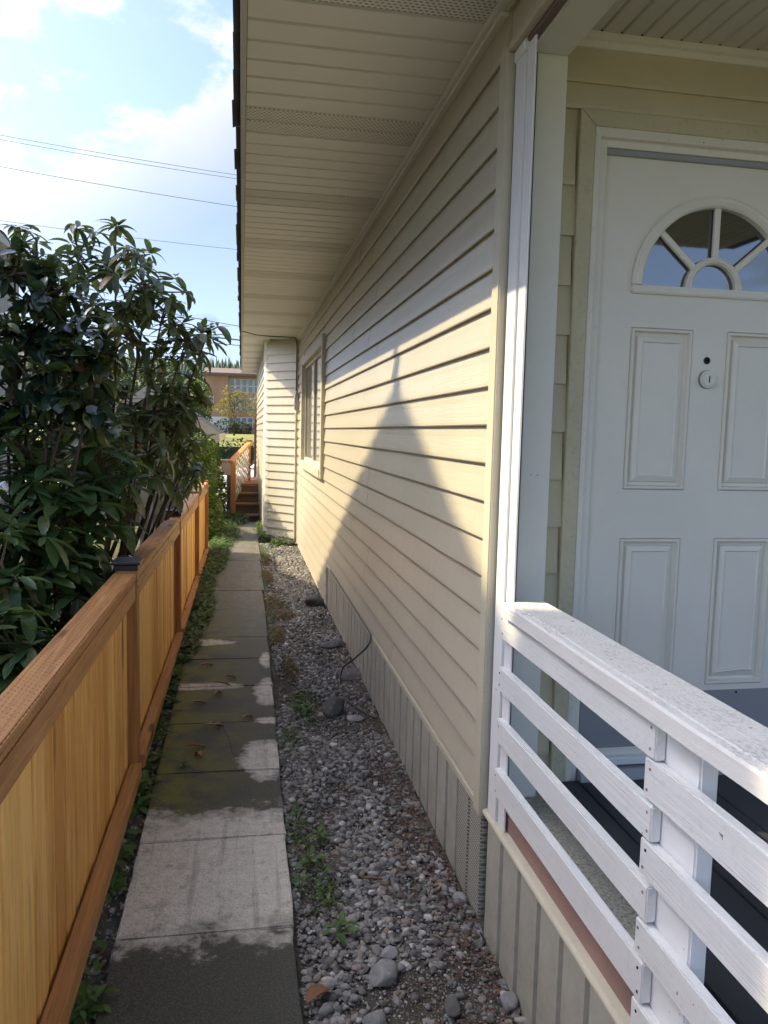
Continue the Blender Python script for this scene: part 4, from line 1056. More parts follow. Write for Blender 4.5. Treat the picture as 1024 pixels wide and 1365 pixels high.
def pebbles(name, label, x0, x1, y0, y1, n, smin, smax, base, z=-0.030, mask=None, power=2.4):
    V0, F0 = base
    P = np.stack([rng.uniform(x0, x1, n), rng.uniform(y0, y1, n)], 1)
    if mask is not None: P = P[mask(P)]; n = len(P)
    s = smin + (smax - smin) * rng.random(n) ** power
    sc = s[:, None] * np.stack([rng.uniform(0.85, 1.45, n), rng.uniform(0.75, 1.1, n), rng.uniform(0.5, 0.85, n)], 1)
    V = TPL[len(V0)][rng.integers(0, 24, n)] * (1 + 0.05 * rng.normal(size=(n, len(V0), 1))) * sc[:, None, :]
    yaw = rng.uniform(0, 6.283, n); c, s_ = np.cos(yaw), np.sin(yaw)
    R = np.zeros((n, 3, 3)); R[:, 0, 0] = c; R[:, 0, 1] = -s_; R[:, 1, 0] = s_; R[:, 1, 1] = c; R[:, 2, 2] = 1
    tilt = rng.normal(0, 0.35, n); T = np.zeros((n, 3, 3)); T[:, 0, 0] = 1; T[:, 1, 1] = np.cos(tilt); T[:, 1, 2] = -np.sin(tilt); T[:, 2, 1] = np.sin(tilt); T[:, 2, 2] = np.cos(tilt)
    V = np.matmul(np.matmul(V, T.transpose(0, 2, 1)), R.transpose(0, 2, 1))
    pos = np.concatenate([P, (z + sc[:, 2] * rng.uniform(-0.1, 0.8, n))[:, None]], 1)
    V = V + pos[:, None, :]
    F = F0[None] + (np.arange(n) * len(V0))[:, None, None]
    o = link(name, np_mesh(name, V.reshape(-1, 3), F.reshape(-1, 3), 'gravel', True))
    tag(o, label, 'gravel', kind='stuff'); return o
def bare(P):        # patches of bare soil down the middle
    m = np.array([mnoise.noise(Vector((x * 5, y * 2.2, 2.0))) for x, y in P]); return rng.random(len(P)) < np.clip(0.66 + m * 1.5, 0.14, 1)
pebbles('gravel', 'grey mixed gravel between the concrete path and the house skirting', 0.19, 0.80, 1.2, 4.6, 13000, 0.0042, 0.0185, I2, mask=bare)
pebbles('gravel', 'fine grey grit scattered between the larger stones beside the path', 0.19, 0.80, 1.2, 4.6, 22000, 0.0016, 0.0060, I1, -0.029)
pebbles('gravel', 'pale sunlit gravel at the far end below the bay wall', 0.24, 0.80, 4.6, 11.6, 21000, 0.007, 0.020, I1, mask=bare)
pebbles('gravel', 'loose small stones in the soil along the foot of the fence', -0.62, -0.36, 1.2, 7.0, 2600, 0.003, 0.017, I1)
def litter(name, label, x0, x1, y0, y1, n, mat='litter', L=(0.012, 0.04), Wd=(0.002, 0.008), z=-0.012, dens=None):
    VV = []; FF = []; k = 0
    for _ in range(n):
        x, y = random.uniform(x0, x1), random.uniform(y0, y1)
        if dens and random.random() > dens(x, y): continue
        l, w = random.uniform(*L), random.uniform(*Wd); a = random.random() * 6.28
        d = Vector((math.cos(a), math.sin(a), random.uniform(-.2, .2))); s = Vector((-math.sin(a), math.cos(a), random.uniform(-.4, .4))) * w * .5
        p = Vector((x, y, z + random.uniform(-.006, .010))); u = Vector((0, 0, l * random.uniform(-.1, .25)))
        VV += [p - d * l * .5 - s * .3, p - d * l * .5 + s * .3, p + s + u, p - s + u, p + d * l * .5 + s * .2, p + d * l * .5 - s * .2]
        FF += [(k, k + 1, k + 2, k + 3), (k + 3, k + 2, k + 4, k + 5)]; k += 6
    o = link(name, np_mesh(name, VV, FF, mat, False)); return tag(o, label, 'leaf litter', kind='stuff')
random.seed(31)
litter('leaf_litter', 'brown bark chips and leaf scraps gathered along the porch skirting', 0.45, 0.79, 1.3, 6.0, 6500, dens=lambda x, y: max(0.0, (x - 0.45) / 0.34) ** 2.2)
litter('leaf_litter', 'brown scraps and twigs lying under the fence rail', -0.62, -0.38, 1.3, 8.0, 1300, L=(0.015, 0.06))
def rock(name, label, px, py, size, flat, mat, seed, sub=2, rz=0.0, elong=1.0, z=0.0):
    r_ = np.random.default_rng(seed); V, F = (I2 if sub == 2 else I3); V = V.copy()
    pl = r_.normal(size=(11, 3)); pl /= np.linalg.norm(pl, axis=1)[:, None]; dd = r_.uniform(0.55, 0.9, 11)
    V3 = I3[0].copy(); F3 = I3[1]
    for n_, d_ in zip(pl, dd):
        ex = V3 @ n_ - d_; V3 -= np.clip(ex, 0, None)[:, None] * n_[None]
    V3 += 0.03 * np.array([[mnoise.noise(Vector(p * 3 + seed)) for _ in range(1)][0] for p in V3])[:, None] * V3
    V3 *= np.array([size * elong, size, size * flat]); c, s_ = math.cos(rz), math.sin(rz)
    V3 = V3 @ np.array([[c, s_, 0], [-s_, c, 0], [0, 0, 1]])
    p = onz(px, py, 0.0); o = link(name, np_mesh(name, V3, F3, mat, False)); o.location = (p.x, p.y, -0.03 + size * flat * 0.45)
    return tag(o, label, 'rock', 'loose rocks in the gravel')
rock('rock', 'largest pale angular rock lying in the gravel near the orange leaf', 510, 1292, 0.046, 0.7, 'rock', 1, rz=1.1, elong=1.5)
rock('rock', 'small pale rock just behind the largest pale rock', 519, 1262, 0.030, 0.7, 'rock', 2, rz=0.3)
rock('rock', 'dark narrow slate shard standing beside pale pebbles', 604, 1335, 0.028, 0.8, 'dark_rock', 3, rz=1.2, elong=1.9)
rock('rock', 'grey blocky rock against the ribbed porch skirting', 681, 1330, 0.035, 0.85, 'rock', 4, rz=0.6)
rock('rock', 'speckled grey rock by the perforated vent panel', 612, 1193, 0.032, 0.8, 'rock', 5, rz=0.2)
rock('rock', 'pale rock at the bottom edge of the gravel beside dark soil', 498, 1352, 0.034, 0.7, 'rock', 6, rz=0.9, elong=1.3)
rock('rock', 'round pale stone lying next to the fallen orange leaf', 433, 1339, 0.026, 0.8, 'rock', 7)
rock('rock', 'tall dark upright rock among green weeds in the gravel', 447, 946, 0.075, 1.05, 'dark_rock', 8, rz=1.4)
rock('rock', 'flat grey stone leaning by the loop of black cable', 470, 897, 0.10, 0.35, 'dark_rock', 9, rz=0.9, elong=1.3)
rock('rock', 'flat dark stone farther along the skirting beyond the cable', 447, 858, 0.09, 0.4, 'dark_rock', 10, rz=0.5, elong=1.4)
rock('rock', 'brown rounded boulder near the end of the skirting', 421, 803, 0.11, 0.7, 'dark_rock', 12, rz=0.2)
rock('rock', 'mid grey stone in the gravel next to a dry stick', 500, 1150, 0.024, 0.8, 'rock', 13)
rock('rock', 'smooth light stone sunk in the gravel before the dark upright rock', 473, 953, 0.045, 0.5, 'rock', 14, elong=1.3)

# ------------------------------------------------------------------ weeds and moss
def weed(px, py, n, L, label, group, seed, Wf=0.45, mat='weed_leaf', z=-0.03, h=0.05):
    random.seed(seed); p = onz(px, py, 0.0); VV = []; FF = []; k = 0
    base = Vector((p.x, p.y, z))
    for i in range(n):
        a = random.random() * 6.28; el = random.uniform(0.1, 0.9); l = L * random.uniform(0.6, 1.1)
        d = Vector((math.cos(a) * math.cos(el), math.sin(a) * math.cos(el), math.sin(el)))
        V, F = leaf_verts(l, l * Wf, 0.7, 0.25, 4); R = np.array(frame(d, random.uniform(-.3, .3)))
        st = base + Vector((random.uniform(-.3, .3) * L, random.uniform(-.3, .3) * L, random.uniform(0.1, 1.0) * h)) + d * l * 0.2
        VV.append(V @ R.T + np.array(st)); FF.append(F + k); k += len(V)
        # stalk
        sdir = Vector((0.0012, 0.0012, 0)); q = [base, base + Vector((.002, 0, 0)), st + Vector((.002, 0, 0)), st]
        VV.append(np.array([list(x) for x in q])); FF.append(np.array([[k, k + 1, k + 2, k + 3]])); k += 4
    o = link('weed', np_mesh('weed', np.concatenate(VV) - np.array(base), np.concatenate(FF), mat, True)); o.location = base
    return tag(o, label, 'weed', group)
for i, (x, y, n, L, lab) in enumerate([(452, 1240, 9, .055, 'small green weed standing alone in the gravel behind the pale rocks'), (415, 1150, 12, .05, 'bushy green weed in the gravel beside the clean path slab'),
        (425, 1118, 14, .045, 'green weed with many leaves near the top edge of the clean slab'), (408, 945, 14, .07, 'tall weed clump in the gravel left of the dark upright rock'),
        (402, 925, 10, .06, 'weed clump just behind the tall clump by the dark upright rock'), (400, 1175, 8, .04, 'small low weed touching the gravel edge of the clean slab'), (440, 1205, 6, .03, 'tiny weed in the gravel between the lone weed and the clean slab')]):
    weed(x, y, n, L, lab, 'weeds in the gravel', 50 + i)

for i, (x, y, n, L, lab) in enumerate([(120, 1340, 16, .06, 'broad-leaved weed beside the blackened slab at the fence foot'), (150, 1185, 12, .06, 'weed between the bottom fence rail and the clean slab'), (182, 1075, 22, .07, 'large weed clump by the far edge of the clean slab'),
        (196, 1045, 16, .06, 'weed clump just past the large one at the first post'), (235, 905, 20, .08, 'leafy weed beside the long pale streak on the path'), (228, 935, 14, .07, 'weed beside the fallen leaves at the path edge'),
        (243, 870, 18, .09, 'dense weed in the gap between the two pale path streaks'), (252, 835, 18, .09, 'dense weed by the second fence post'), (100, 1352, 8, .05, 'small weed tucked under the bottom fence rail'),
        (206, 1010, 12, .05, 'low weed at the foot of the first capped post'), (240, 880, 12, .08, 'loose weed leaning over the path edge below the second post'), (212, 985, 10, .05, 'sparse weed beside the long bare twig')]):
    weed(x, y, n, L, lab, 'weeds along the fence foot', 70 + i)
weed(245, 1022, 7, .035, 'single tiny weed growing on the mossy slab of the path', None, 99, z=0.0, h=0.02)
def cover(name, label, spots, n, L, mat, cat, z0=0.0, zr=0.08, wf=0.6):
    VV = []; FF = []; k = 0
    for (x, y, rx, ry, w) in spots:
        for _ in range(int(n * w)):
            v = rv(); q = Vector((x + v.x * rx, y + v.y * ry, z0 + abs(v.z) * zr * random.random()))
            a = random.random() * 6.28; el = random.uniform(-.1, .9); d = Vector((math.cos(a) * math.cos(el), math.sin(a) * math.cos(el), math.sin(el)))
            l = L * random.uniform(.5, 1.2); V, F = leaf_verts(l, l * wf, 0.6, 0.25, 2); R = np.array(frame(d))
            VV.append(V @ R.T + np.array(q)); FF.append(F + k); k += len(V)
    o = link(name, np_mesh(name, np.concatenate(VV), np.concatenate(FF), mat, True)); return tag(o, label, cat, kind='stuff')
random.seed(41)
cover('ground_cover', 'thick green ground cover spilling over the left side of the far path', [(-0.36, 8.5, .10, 1.4, 1), (-0.30, 10.5, .16, 1.6, 2), (-0.25, 12.6, .22, 1.8, 3), (-0.32, 7.2, .08, .8, .6), (-0.2, 14.6, .35, 1.4, 2.5), (-0.36, 6.2, .06, .7, .4)], 1100, 0.06, 'cover_leaf', 'ground cover', -0.01, 0.14)
cover('ground_cover', 'low green weeds scattered thinly in the soil under the fence', [(-0.43, 2.2, .05, .3, .25), (-0.43, 3.0, .05, .3, .35), (-0.43, 3.7, .05, .3, .6), (-0.425, 4.4, .05, .35, .5), (-0.42, 5.2, .05, .4, .8), (-0.42, 5.9, .05, .3, .6)], 150, 0.055, 'cover_leaf', 'ground cover', -0.03, 0.09)
cover('ground_cover', 'green creeper leaves around the foot of the bay wall corner', [(0.36, 12.0, .10, .35, .6), (0.6, 11.45, .2, .14, .5), (0.30, 13.0, .08, .8, .6)], 520, 0.06, 'cover_leaf', 'ground cover', -0.02, 0.20)
cover('moss', 'brown and olive moss clumps along the gravel edge of the path', [(0.30, 7.4, .12, .5, 1), (0.27, 8.9, .10, .5, 1), (0.30, 10.2, .10, .5, .8), (0.29, 6.3, .08, .35, .6), (0.34, 5.4, .06, .3, .25), (0.40, 7.0, .10, .2, .4)], 2200, 0.022, 'moss_leaf', 'moss', -0.03, 0.055)
cover('moss', 'green tufts of grass along the gravel edge of the path', [(0.24, 3.2, .03, .25, .14), (0.30, 2.7, .05, .15, .10), (0.27, 4.1, .05, .2, .16), (0.25, 7.0, .05, .3, .3), (0.25, 6.2, .04, .2, .25), (0.24, 8.4, .05, .4, .3), (0.3, 10.8, .15, .5, .6), (0.36, 4.6, .08, .3, .35)], 700, 0.05, 'cover_leaf', 'grass', -0.03, 0.05, 0.2)

# ------------------------------------------------------------------ fallen leaves, twigs
def dry(px, py, L, Wd, rz, label, curl=0.4, mat='dry_leaf', z=0.004, grp='fallen leaves on the path'):
    V, F = leaf_verts(L, Wd, curl, 0.9, 5); p = onz(px, py, 0.0)
    V[:, 2] += curl * L * 0.35
    o = link('fallen_leaf', np_mesh('fallen_leaf', V, F, mat, True)); o.location = (p.x, p.y, z); o.rotation_euler = (random.uniform(-.2, .2), 0.0, rz)
    return tag(o, label, 'leaf', grp)
random.seed(61)
for x, y, L, rz, lab in [(266, 891, .13, .7, 'long tan leaf on the mossy slab beyond the pale streak'), (280, 915, .15, .1, 'long brown leaf lying on the pale streak of the path'), (255, 940, .10, .4, 'dry leaf on the slab just before the pale streak'),
        (270, 972, .12, .15, 'long dry leaf lying along the cracked slab joint'), (323, 960, .08, .6, 'short tan leaf near the right end of the cracked joint'), (245, 1000, .13, .25, 'long pale stalk-like leaf on the cracked slab'),
        (268, 1012, .09, 1.9, 'upright curled leaf near the tiny weed on the path'), (285, 970, .06, .3, 'small leaf at the top of the crack in the slab'), (300, 905, .08, .2, 'small brown leaf just behind the pale streak'), (286, 928, .07, .9, 'small curled leaf in front of the pale streak')]:
    dry(x, y, L, random.uniform(.022, .034), rz, lab)
dry(410, 1338, .10, .05, .75, 'large orange dry leaf lying on the gravel by the path edge', .25, z=-0.008, grp=None)
def stick(px, py, qx, qy, r, label, z=0.006):
    a, b = onz(px, py, z), onz(qx, qy, z + 0.006); m = a.lerp(b, .5) + rv(.01)
    m.z = z + .004
    o = MB().tube([a, m, b], [r * .8, r, r * .6], 6).build('twig', 'twig', smooth=True); return tag(o, label, 'twig')
stick(482, 1170, 510, 1172, .006, 'short brown stick lying on the gravel', z=-.008)
stick(398, 1120, 410, 1140, .002, 'thin pale straw at the edge of the clean slab', z=-.004)
stick(390, 1128, 412, 1150, .0018, 'thin dry stem leaning from the gravel to the path', z=-.002)
stick(640, 1270, 662, 1283, .003, 'pale splinter by the foot of the ribbed skirting', z=-.008)
stick(190, 1042, 217, 1035, .004, 'long bare twig lying between fence and path', z=-.008)
stick(218, 952, 243, 946, .005, 'brown stalk lying across the left edge of the path')

# ------------------------------------------------------------------ cables and small fixtures on the house
def cable(name, pts, r, label, mat='black_plastic', n=6, cat='cable'):
    # smooth through the points
    P = [Vector(p) for p in pts]; Q = []
    for i in range(len(P) - 1):
        p0, p1, p2, p3 = P[max(i - 1, 0)], P[i], P[i + 1], P[min(i + 2, len(P) - 1)]
        for k in range(6):
            t = k / 6; Q.append(0.5 * ((2 * p1) + (p2 - p0) * t + (2 * p0 - 5 * p1 + 4 * p2 - p3) * t * t + (3 * p1 - p0 - 3 * p2 + p3) * t ** 3))
    Q.append(P[-1])
    o = MB().tube(Q, r, n).build(name, mat, smooth=True); return tag(o, label, cat)
def onx(px, py, X):
    d = ray(px, py); return EYE + d * (X / d.x)
zc_ = 0.409
cable('black_cable', [(0.782, 6.9, zc_), (0.782, 6.0, zc_), (0.782, 5.2, zc_), (0.782, 4.75, zc_), (0.775, 4.60, 0.40), (0.74, 4.55, 0.35), onx(470, 880, 0.70), onx(456, 893, 0.66), onx(455, 915, 0.655), onz(460, 930, 0.0), onz(475, 943, 0.0), onz(500, 958, 0.0)], 0.0055, 'thin black cable hanging loose from the skirting trim onto the gravel')
cable('service_cable', [(0.0, 10.9, 2.945), (0.18, 11.05, 2.925), (0.40, 11.2, 2.93), (0.66, 11.33, 2.94), (0.755, 11.40, 2.91), (0.763, 11.42, 2.6), (0.763, 11.42, 2.2)], 0.007, 'dark service cable strung under the soffit to the bay corner')
mt = thing('meter_box', 'small grey utility box fixed in the corner beside the window', 'utility box', (0.75, 11.3, 1.9))
MB().box(0.735, 0.79, 11.20, 11.36, 1.92, 2.15).build('housing', 'galvanised', mt, 0.01, seg=2)
MB().box(0.727, 0.7345, 11.22, 11.34, 1.95, 2.10).build('cover', 'grey_metal', mt, 0.003)
cable('conduit', [(0.762, 11.40, 1.92), (0.762, 11.41, 1.4), (0.762, 11.42, 0.7), (0.762, 11.43, 0.02)], 0.011, 'slim painted conduit running down the bay corner below the box', 'siding_trim')

# ------------------------------------------------------------------ steps with lattice beyond the bay
st = thing('wooden_steps', 'wooden steps with orange handrail and white lattice beyond the bay wall', 'steps', (0.08, 15.6, -0.1))
def steps():
    y0 = 15.2; g = -0.12
    tr = [(15.15, 0.02), (15.55, 0.20), (15.95, 0.38)]
    for i, (y, z) in enumerate(tr):
        MB().box(-0.19, 0.34, y, y + 0.34, z - 0.04, z).build('tread', 'step_wood', st, 0.006)
        MB().box(-0.16, 0.34, y + 0.05, y + 0.08, z - 0.20, z - 0.041).build('riser', 'step_wood', st)
    MB().box(-0.20, 0.34, 16.35, 18.6, 0.50, 0.54).build('landing', 'cedar', st, 0.004)
    MB().box(-0.20, 0.34, 16.30, 16.34, 0.0, 0.50).build('riser', 'step_wood', st)
    a, b = 15.12, 16.55
    MB().box(-0.20, -0.105, a, a + 0.09, -0.25, 1.02).build('post', 'cedar', st, 0.004)
    pb = MB().box(0.13, 0.20, b + 0.9, b + 0.99, 0.0, 1.36).build('post', 'cedar', st, 0.004)
    MB().box(0.10, 0.23, b + .88, b + 1.01, 1.362, 1.42).build('post_cap', 'old_post', pb, 0.004)
    # sloping handrail and lattice in the plane between the two posts
    A = Vector((-0.20, a - 0.06, 1.03)); B = Vector((0.17, b + 0.95, 1.36)); d = (B - A).normalized()
    def bar(P, Q, w, h, name, mat):
        dd = (Q - P).normalized(); s = dd.cross(Vector((0, 0, 1))).normalized() * w / 2; u = s.cross(dd).normalized() * h / 2
        V = [P - s - u, P + s - u, P + s + u, P - s + u, Q - s - u, Q + s - u, Q + s + u, Q - s + u]
        return MB().add([tuple(v) for v in V], [(0, 1, 2, 3), (7, 6, 5, 4)] + [(j, 4 + j, 4 + (j + 1) % 4, (j + 1) % 4) for j in range(4)]).build(name, mat, st, 0.003)
    bar(A, B, 0.10, 0.05, 'handrail', 'cedar')
    # lattice strips: u along from 0..1, w up; panel skewed with the rail
    def P(u, w, off): # w: 0 bottom .. 1 top
        top = A.lerp(B, u) - Vector((0, 0, 0.05)); bot = Vector((A.x + (B.x - A.x) * u, A.y + (B.y - A.y) * u, 0.18 + 0.42 * u)); q = bot.lerp(top, w); q.x += off; return q
    n = 7
    for off, sg in ((0.0, 1), (0.012, -1)):
        for i in range(-n, n + 1):
            # line w = sg*u*1.6 + c
            c = i / n * 1.35 + (0 if sg > 0 else 0.9)
            us = []
            for u in np.linspace(0.06, 0.94, 60):
                w = sg * u * 1.3 + c - (0.0)
                if 0 <= w <= 1: us.append((u, w))
            if len(us) < 4: continue
            bar(P(*us[0], off), P(*us[-1], off), 0.010, 0.055, 'lattice_strip', 'lattice')
steps()
# ------------------------------------------------------------------ small things beyond
wb = thing('white_utility_box', 'white box on a grey post standing left of the wooden steps', 'utility box', aty(302, 640, 18.0) * 1.0)
def wbox():
    p = aty(303, 623, 18.0)
    MB().box(p.x - .12, p.x + .12, p.y - .1, p.y + .1, p.z - .17, p.z + .13).build('box', 'white_box', wb, 0.01)
    MB().box(p.x - .15, p.x + .15, p.y - .13, p.y + .13, p.z + .131, p.z + .18).build('lid', 'white_box', wb, 0.01)
    MB().box(p.x - .01, p.x + .08, p.y - .05, p.y + .05, -0.5, p.z - .171).build('post', 'grey_metal', wb, 0.005)
wb.location = (aty(303, 623, 18.0).x, 18.0, -0.4)
wbox()
pn = thing('wood_screen', 'narrow red-brown wooden screen standing behind the steps', 'screen', (0.35, 19.6, -0.3))
for i in range(4):
    x = 0.30 + i * 0.105
    MB().box(x, x + 0.098, 19.6, 19.63, -0.4, 1.92).build('board', 'old_post' if i % 2 else 'step_wood', pn, 0.003)
MB().box(0.28, 0.74, 19.57, 19.598, 1.70, 1.80).build('rail', 'old_post', pn, 0.003)

# low shed with a gabled roof to the left, ivy on its side
shed = thing('shed', 'low weathered shed with pale roof edge behind the rhododendron', 'shed', (-1.6, 15.0, 0))
def make_shed():
    e = aty(292, 583, 14.0); xe, ze = e.x, e.z
    sl = 0.70; hw = 1.15; xr = xe - hw; zr = ze + hw * sl
    y0, y1 = 14.0, 19.0
    MB().prism([(xe - .30, -0.3), (xe - .30, ze + .12), (xr, zr - .10), (xe - 2 * hw + .3, ze + .12), (xe - 2 * hw + .3, -0.3)], 'y', y0 + .35, y1 - .3).build('wall', 'shed_wood', shed)
    for sgn in (1, -1):
        x_ = xe if sgn > 0 else xe - 2 * hw
        MB().prism([(x_, ze), (xr, zr), (xr, zr + .07), (x_, ze + .06)], 'y', y0 + .03, y1).build('roof', 'shingle', shed)
        MB().prism([(x_ + .01 * sgn, ze - .10), (xr, zr - .10), (xr, zr + .075), (x_ + .01 * sgn, ze + .065)], 'y', y0, y0 + .028).build('rake_board', 'neighbour_trim', shed)
    MB().box(xe - .012, xe + .012, y0 + .03, y1, ze - .08, ze + .055).build('fascia', 'neighbour_trim', shed)
    MB().box(xe - .335, xe - .285, y0 + .30, y0 + .36, -0.3, ze + .05).build('corner_board', 'pale_post', shed)
    for i in range(9):
        z = 0.1 + i * 0.17
        MB().box(xe - 2 * hw + .32, xe - .34, y0 + .325, y0 + .349, z, z + .155).build('clapboard', 'shed_wood', shed)
make_shed()
def blob_foliage(parent, blobs, n, L, mat, seed, wf=0.6, flat=1.0, name='foliage'):
    random.seed(seed); VV = []; FF = []; k = 0; tot = sum(b[3] * b[4] * b[5] for b in blobs) ** 1
    for (x, y, z, rx, ry, rz) in blobs:
        for _ in range(max(8, int(n * (rx * ry * rz) / tot))):
            v = rv(); m = v.length
            if m > 1e-3: v = v / m * (m ** 0.45)
            q = Vector((x + v.x * rx, y + v.y * ry, z + v.z * rz)); d = (rv() + v * 0.5).normalized()
            l = L * random.uniform(.6, 1.3); V, F = leaf_verts(l, l * wf, 0.4, 0.2, 2); R = np.array(frame(d, random.uniform(-1, 1)))
            VV.append(V @ R.T + np.array(q)); FF.append(F + k); k += len(V)
    o = link(name, np_mesh(name, np.concatenate(VV), np.concatenate(FF), mat, True), parent); o['kind'] = 'stuff'; return o
ivy = thing('ivy', 'yellow-green ivy covering a post beside the end of the fence', 'ivy', (-0.55, 12.3, 0))
MB().tube([(-0.60, 12.4, -0.1), (-0.58, 12.38, 0.8), (-0.60, 12.4, 1.45)], [.05, .05, .04], 8).build('stem', 'bark', ivy)
blob_foliage(ivy, [(-0.57, 12.3, 0.35, .20, .5, .5), (-0.58, 12.35, 0.95, .20, .45, .5), (-0.62, 12.3, 1.30, .22, .4, .25), (-0.46, 12.6, .25, .16, .7, .4)], 5200, 0.055, 'ivy_leaf', 3, 0.8)
ivy2 = thing('ivy', 'darker ivy trailing on the corner of the shed', 'ivy', (-0.60, 14.2, 0))
MB().tube([(-0.58, 14.25, -0.1), (-0.56, 14.25, 1.2)], [.04, .03], 8).build('stem', 'bark', ivy2)
blob_foliage(ivy2, [(-0.52, 14.2, 0.5, .17, .3, .6), (-0.54, 14.2, 1.1, .15, .3, .4), (-0.42, 14.8, .4, .14, .4, .5)], 2600, 0.06, 'cover_leaf', 4, 0.8)

# old chain-link fence posts behind the bushes
for i, (px, Y, m, lab) in enumerate([(172, 7.6, 'old_post', 'brown weathered wooden post behind the cedar fence'), (193, 7.9, 'pale_post', 'pale grey wooden post behind the cedar fence')]):
    p = aty(px, 640, Y); o = MB().box(p.x - .045, p.x + .045, Y - .045, Y + .045, -0.3, p.z + (.12 if i else 0)).build('fence_post', m, None, 0.006)
    tag(o, lab, 'post')
ch = thing('chain_link_fence', 'sagging galvanised chain-link fence behind the bushes', 'fence', (-2.2, 9.0, 0))
def chain():
    x0, x1, Y, z0, z1 = -4.2, -1.0, 9.1, -0.02, 1.05; mb = MB(); s = 0.075
    n = int((x1 - x0 + z1 - z0) / s)
    for i in range(n):
        for sg in (1, -1):
            # wire x = x0 + i*s - (z - z0) * sg
            if sg > 0: a = (x0 + i * s, z0); b = (x0 + i * s - (z1 - z0), z1)
            else: a = (x0 + i * s - (z1 - z0), z0); b = (x0 + i * s, z1)
            if min(a[0], b[0]) < x0 or max(a[0], b[0]) > x1: continue
            mb.tube([(a[0], Y + .004 * sg, a[1]), (b[0], Y + .004 * sg, b[1])], .0022, 3)
    mb.build('mesh', 'galvanised', ch)
    MB().tube([(x0, Y, z1), (x1, Y, z1)], .018, 8).build('top_rail', 'galvanised', ch, smooth=True)
    for x in (x0, -2.6, x1): MB().tube([(x, Y, -.2), (x, Y, z1 + .06)], .024, 8).build('post', 'galvanised', ch, smooth=True)
chain()

# ------------------------------------------------------------------ neighbour's house on the left (its gable throws the pointed shadow)
nb = thing('neighbour_house', "neighbour's tall grey gabled house standing beyond the bushes", 'house', (-9.5, 6.0, 0))
def neighbour():
    xf = -6.0; D = XW - xf
    ya, za = 4.12 - SUN_M * D, 1.90 + SUN_S * D
    sl = 0.46; ze = 6.6; hw = (za - ze) / sl
    ye0, ye1 = ya - hw, ya + hw
    MB().prism([(ye0 + .45, -0.1), (ye1 - .45, -0.1), (ye1 - .45, ze + .02), (ya, za - .24), (ye0 + .45, ze + .02)], 'x', -13.0, xf - .45).build('wall', 'neighbour_wall', nb)
    for s_, yo in ((1, ye1), (-1, ye0)):
        MB().prism([(yo, ze - .06), (ya, za - .12), (ya, za), (yo, ze + .04)], 'x', -13.3, xf - .03).build('roof', 'shingle', nb)
        MB().prism([(yo, ze - .10), (ya, za - .16), (ya, za - .004), (yo, ze + .036)], 'x', xf - .029, xf).build('rake_board', 'neighbour_trim', nb)
    MB().tube([(xf - .02, ya, za - .1), (xf - .02, ya, za + .10), (xf - .02, ya, za + .30)], [.10, .07, .02], 8).build('finial', 'neighbour_trim', nb)
    y0, y1 = 1.15 - SUN_M * D, 2.16 - SUN_M * D
    MB().box(xf - .60, xf - .05, y0, y1, -0.1, za - .25).build('shade_chimney', 'shade_chimney_brick', nb)  # unseen chimney, added and sized to cast shade on the porch rail
    for z in (1.2, 4.2):
        for y in (ya - 2.2, ya + 1.2):
            w = MB().box(xf - .50, xf - .44, y, y + 1.0, z, z + 1.3).build('window', 'neighbour_trim', nb); MB().box(xf - .439, xf - .43, y + .08, y + .92, z + .08, z + 1.22).build('pane', 'dark_glass', w)
neighbour()

n2 = thing('neighbour_house', 'second house whose pale level eave shows over the camellia', 'house', (-9.0, 24.0, 0))
def second_house():
    p = aty(0, 312, 21.8); xe, ze = p.x, p.z
    MB().box(xe - 8, xe - .5, 19.0, 25.4, -0.7, ze - .1).build('wall', 'neighbour_wall', n2)
    MB().box(xe - .5, xe - .03, 18.6, 26.0, ze - .14, ze - .08).build('soffit', 'neighbour_trim', n2)
    MB().box(xe - .03, xe, 18.6, 26.0, ze - .16, ze + .06).build('fascia', 'neighbour_trim', n2)
    MB().prism([(xe - .03, ze + .02), (xe - 4.2, ze + 2.0), (xe - 8.4, ze + .02)], 'y', 18.6, 26.0).build('roof', 'shingle', n2)
second_house()

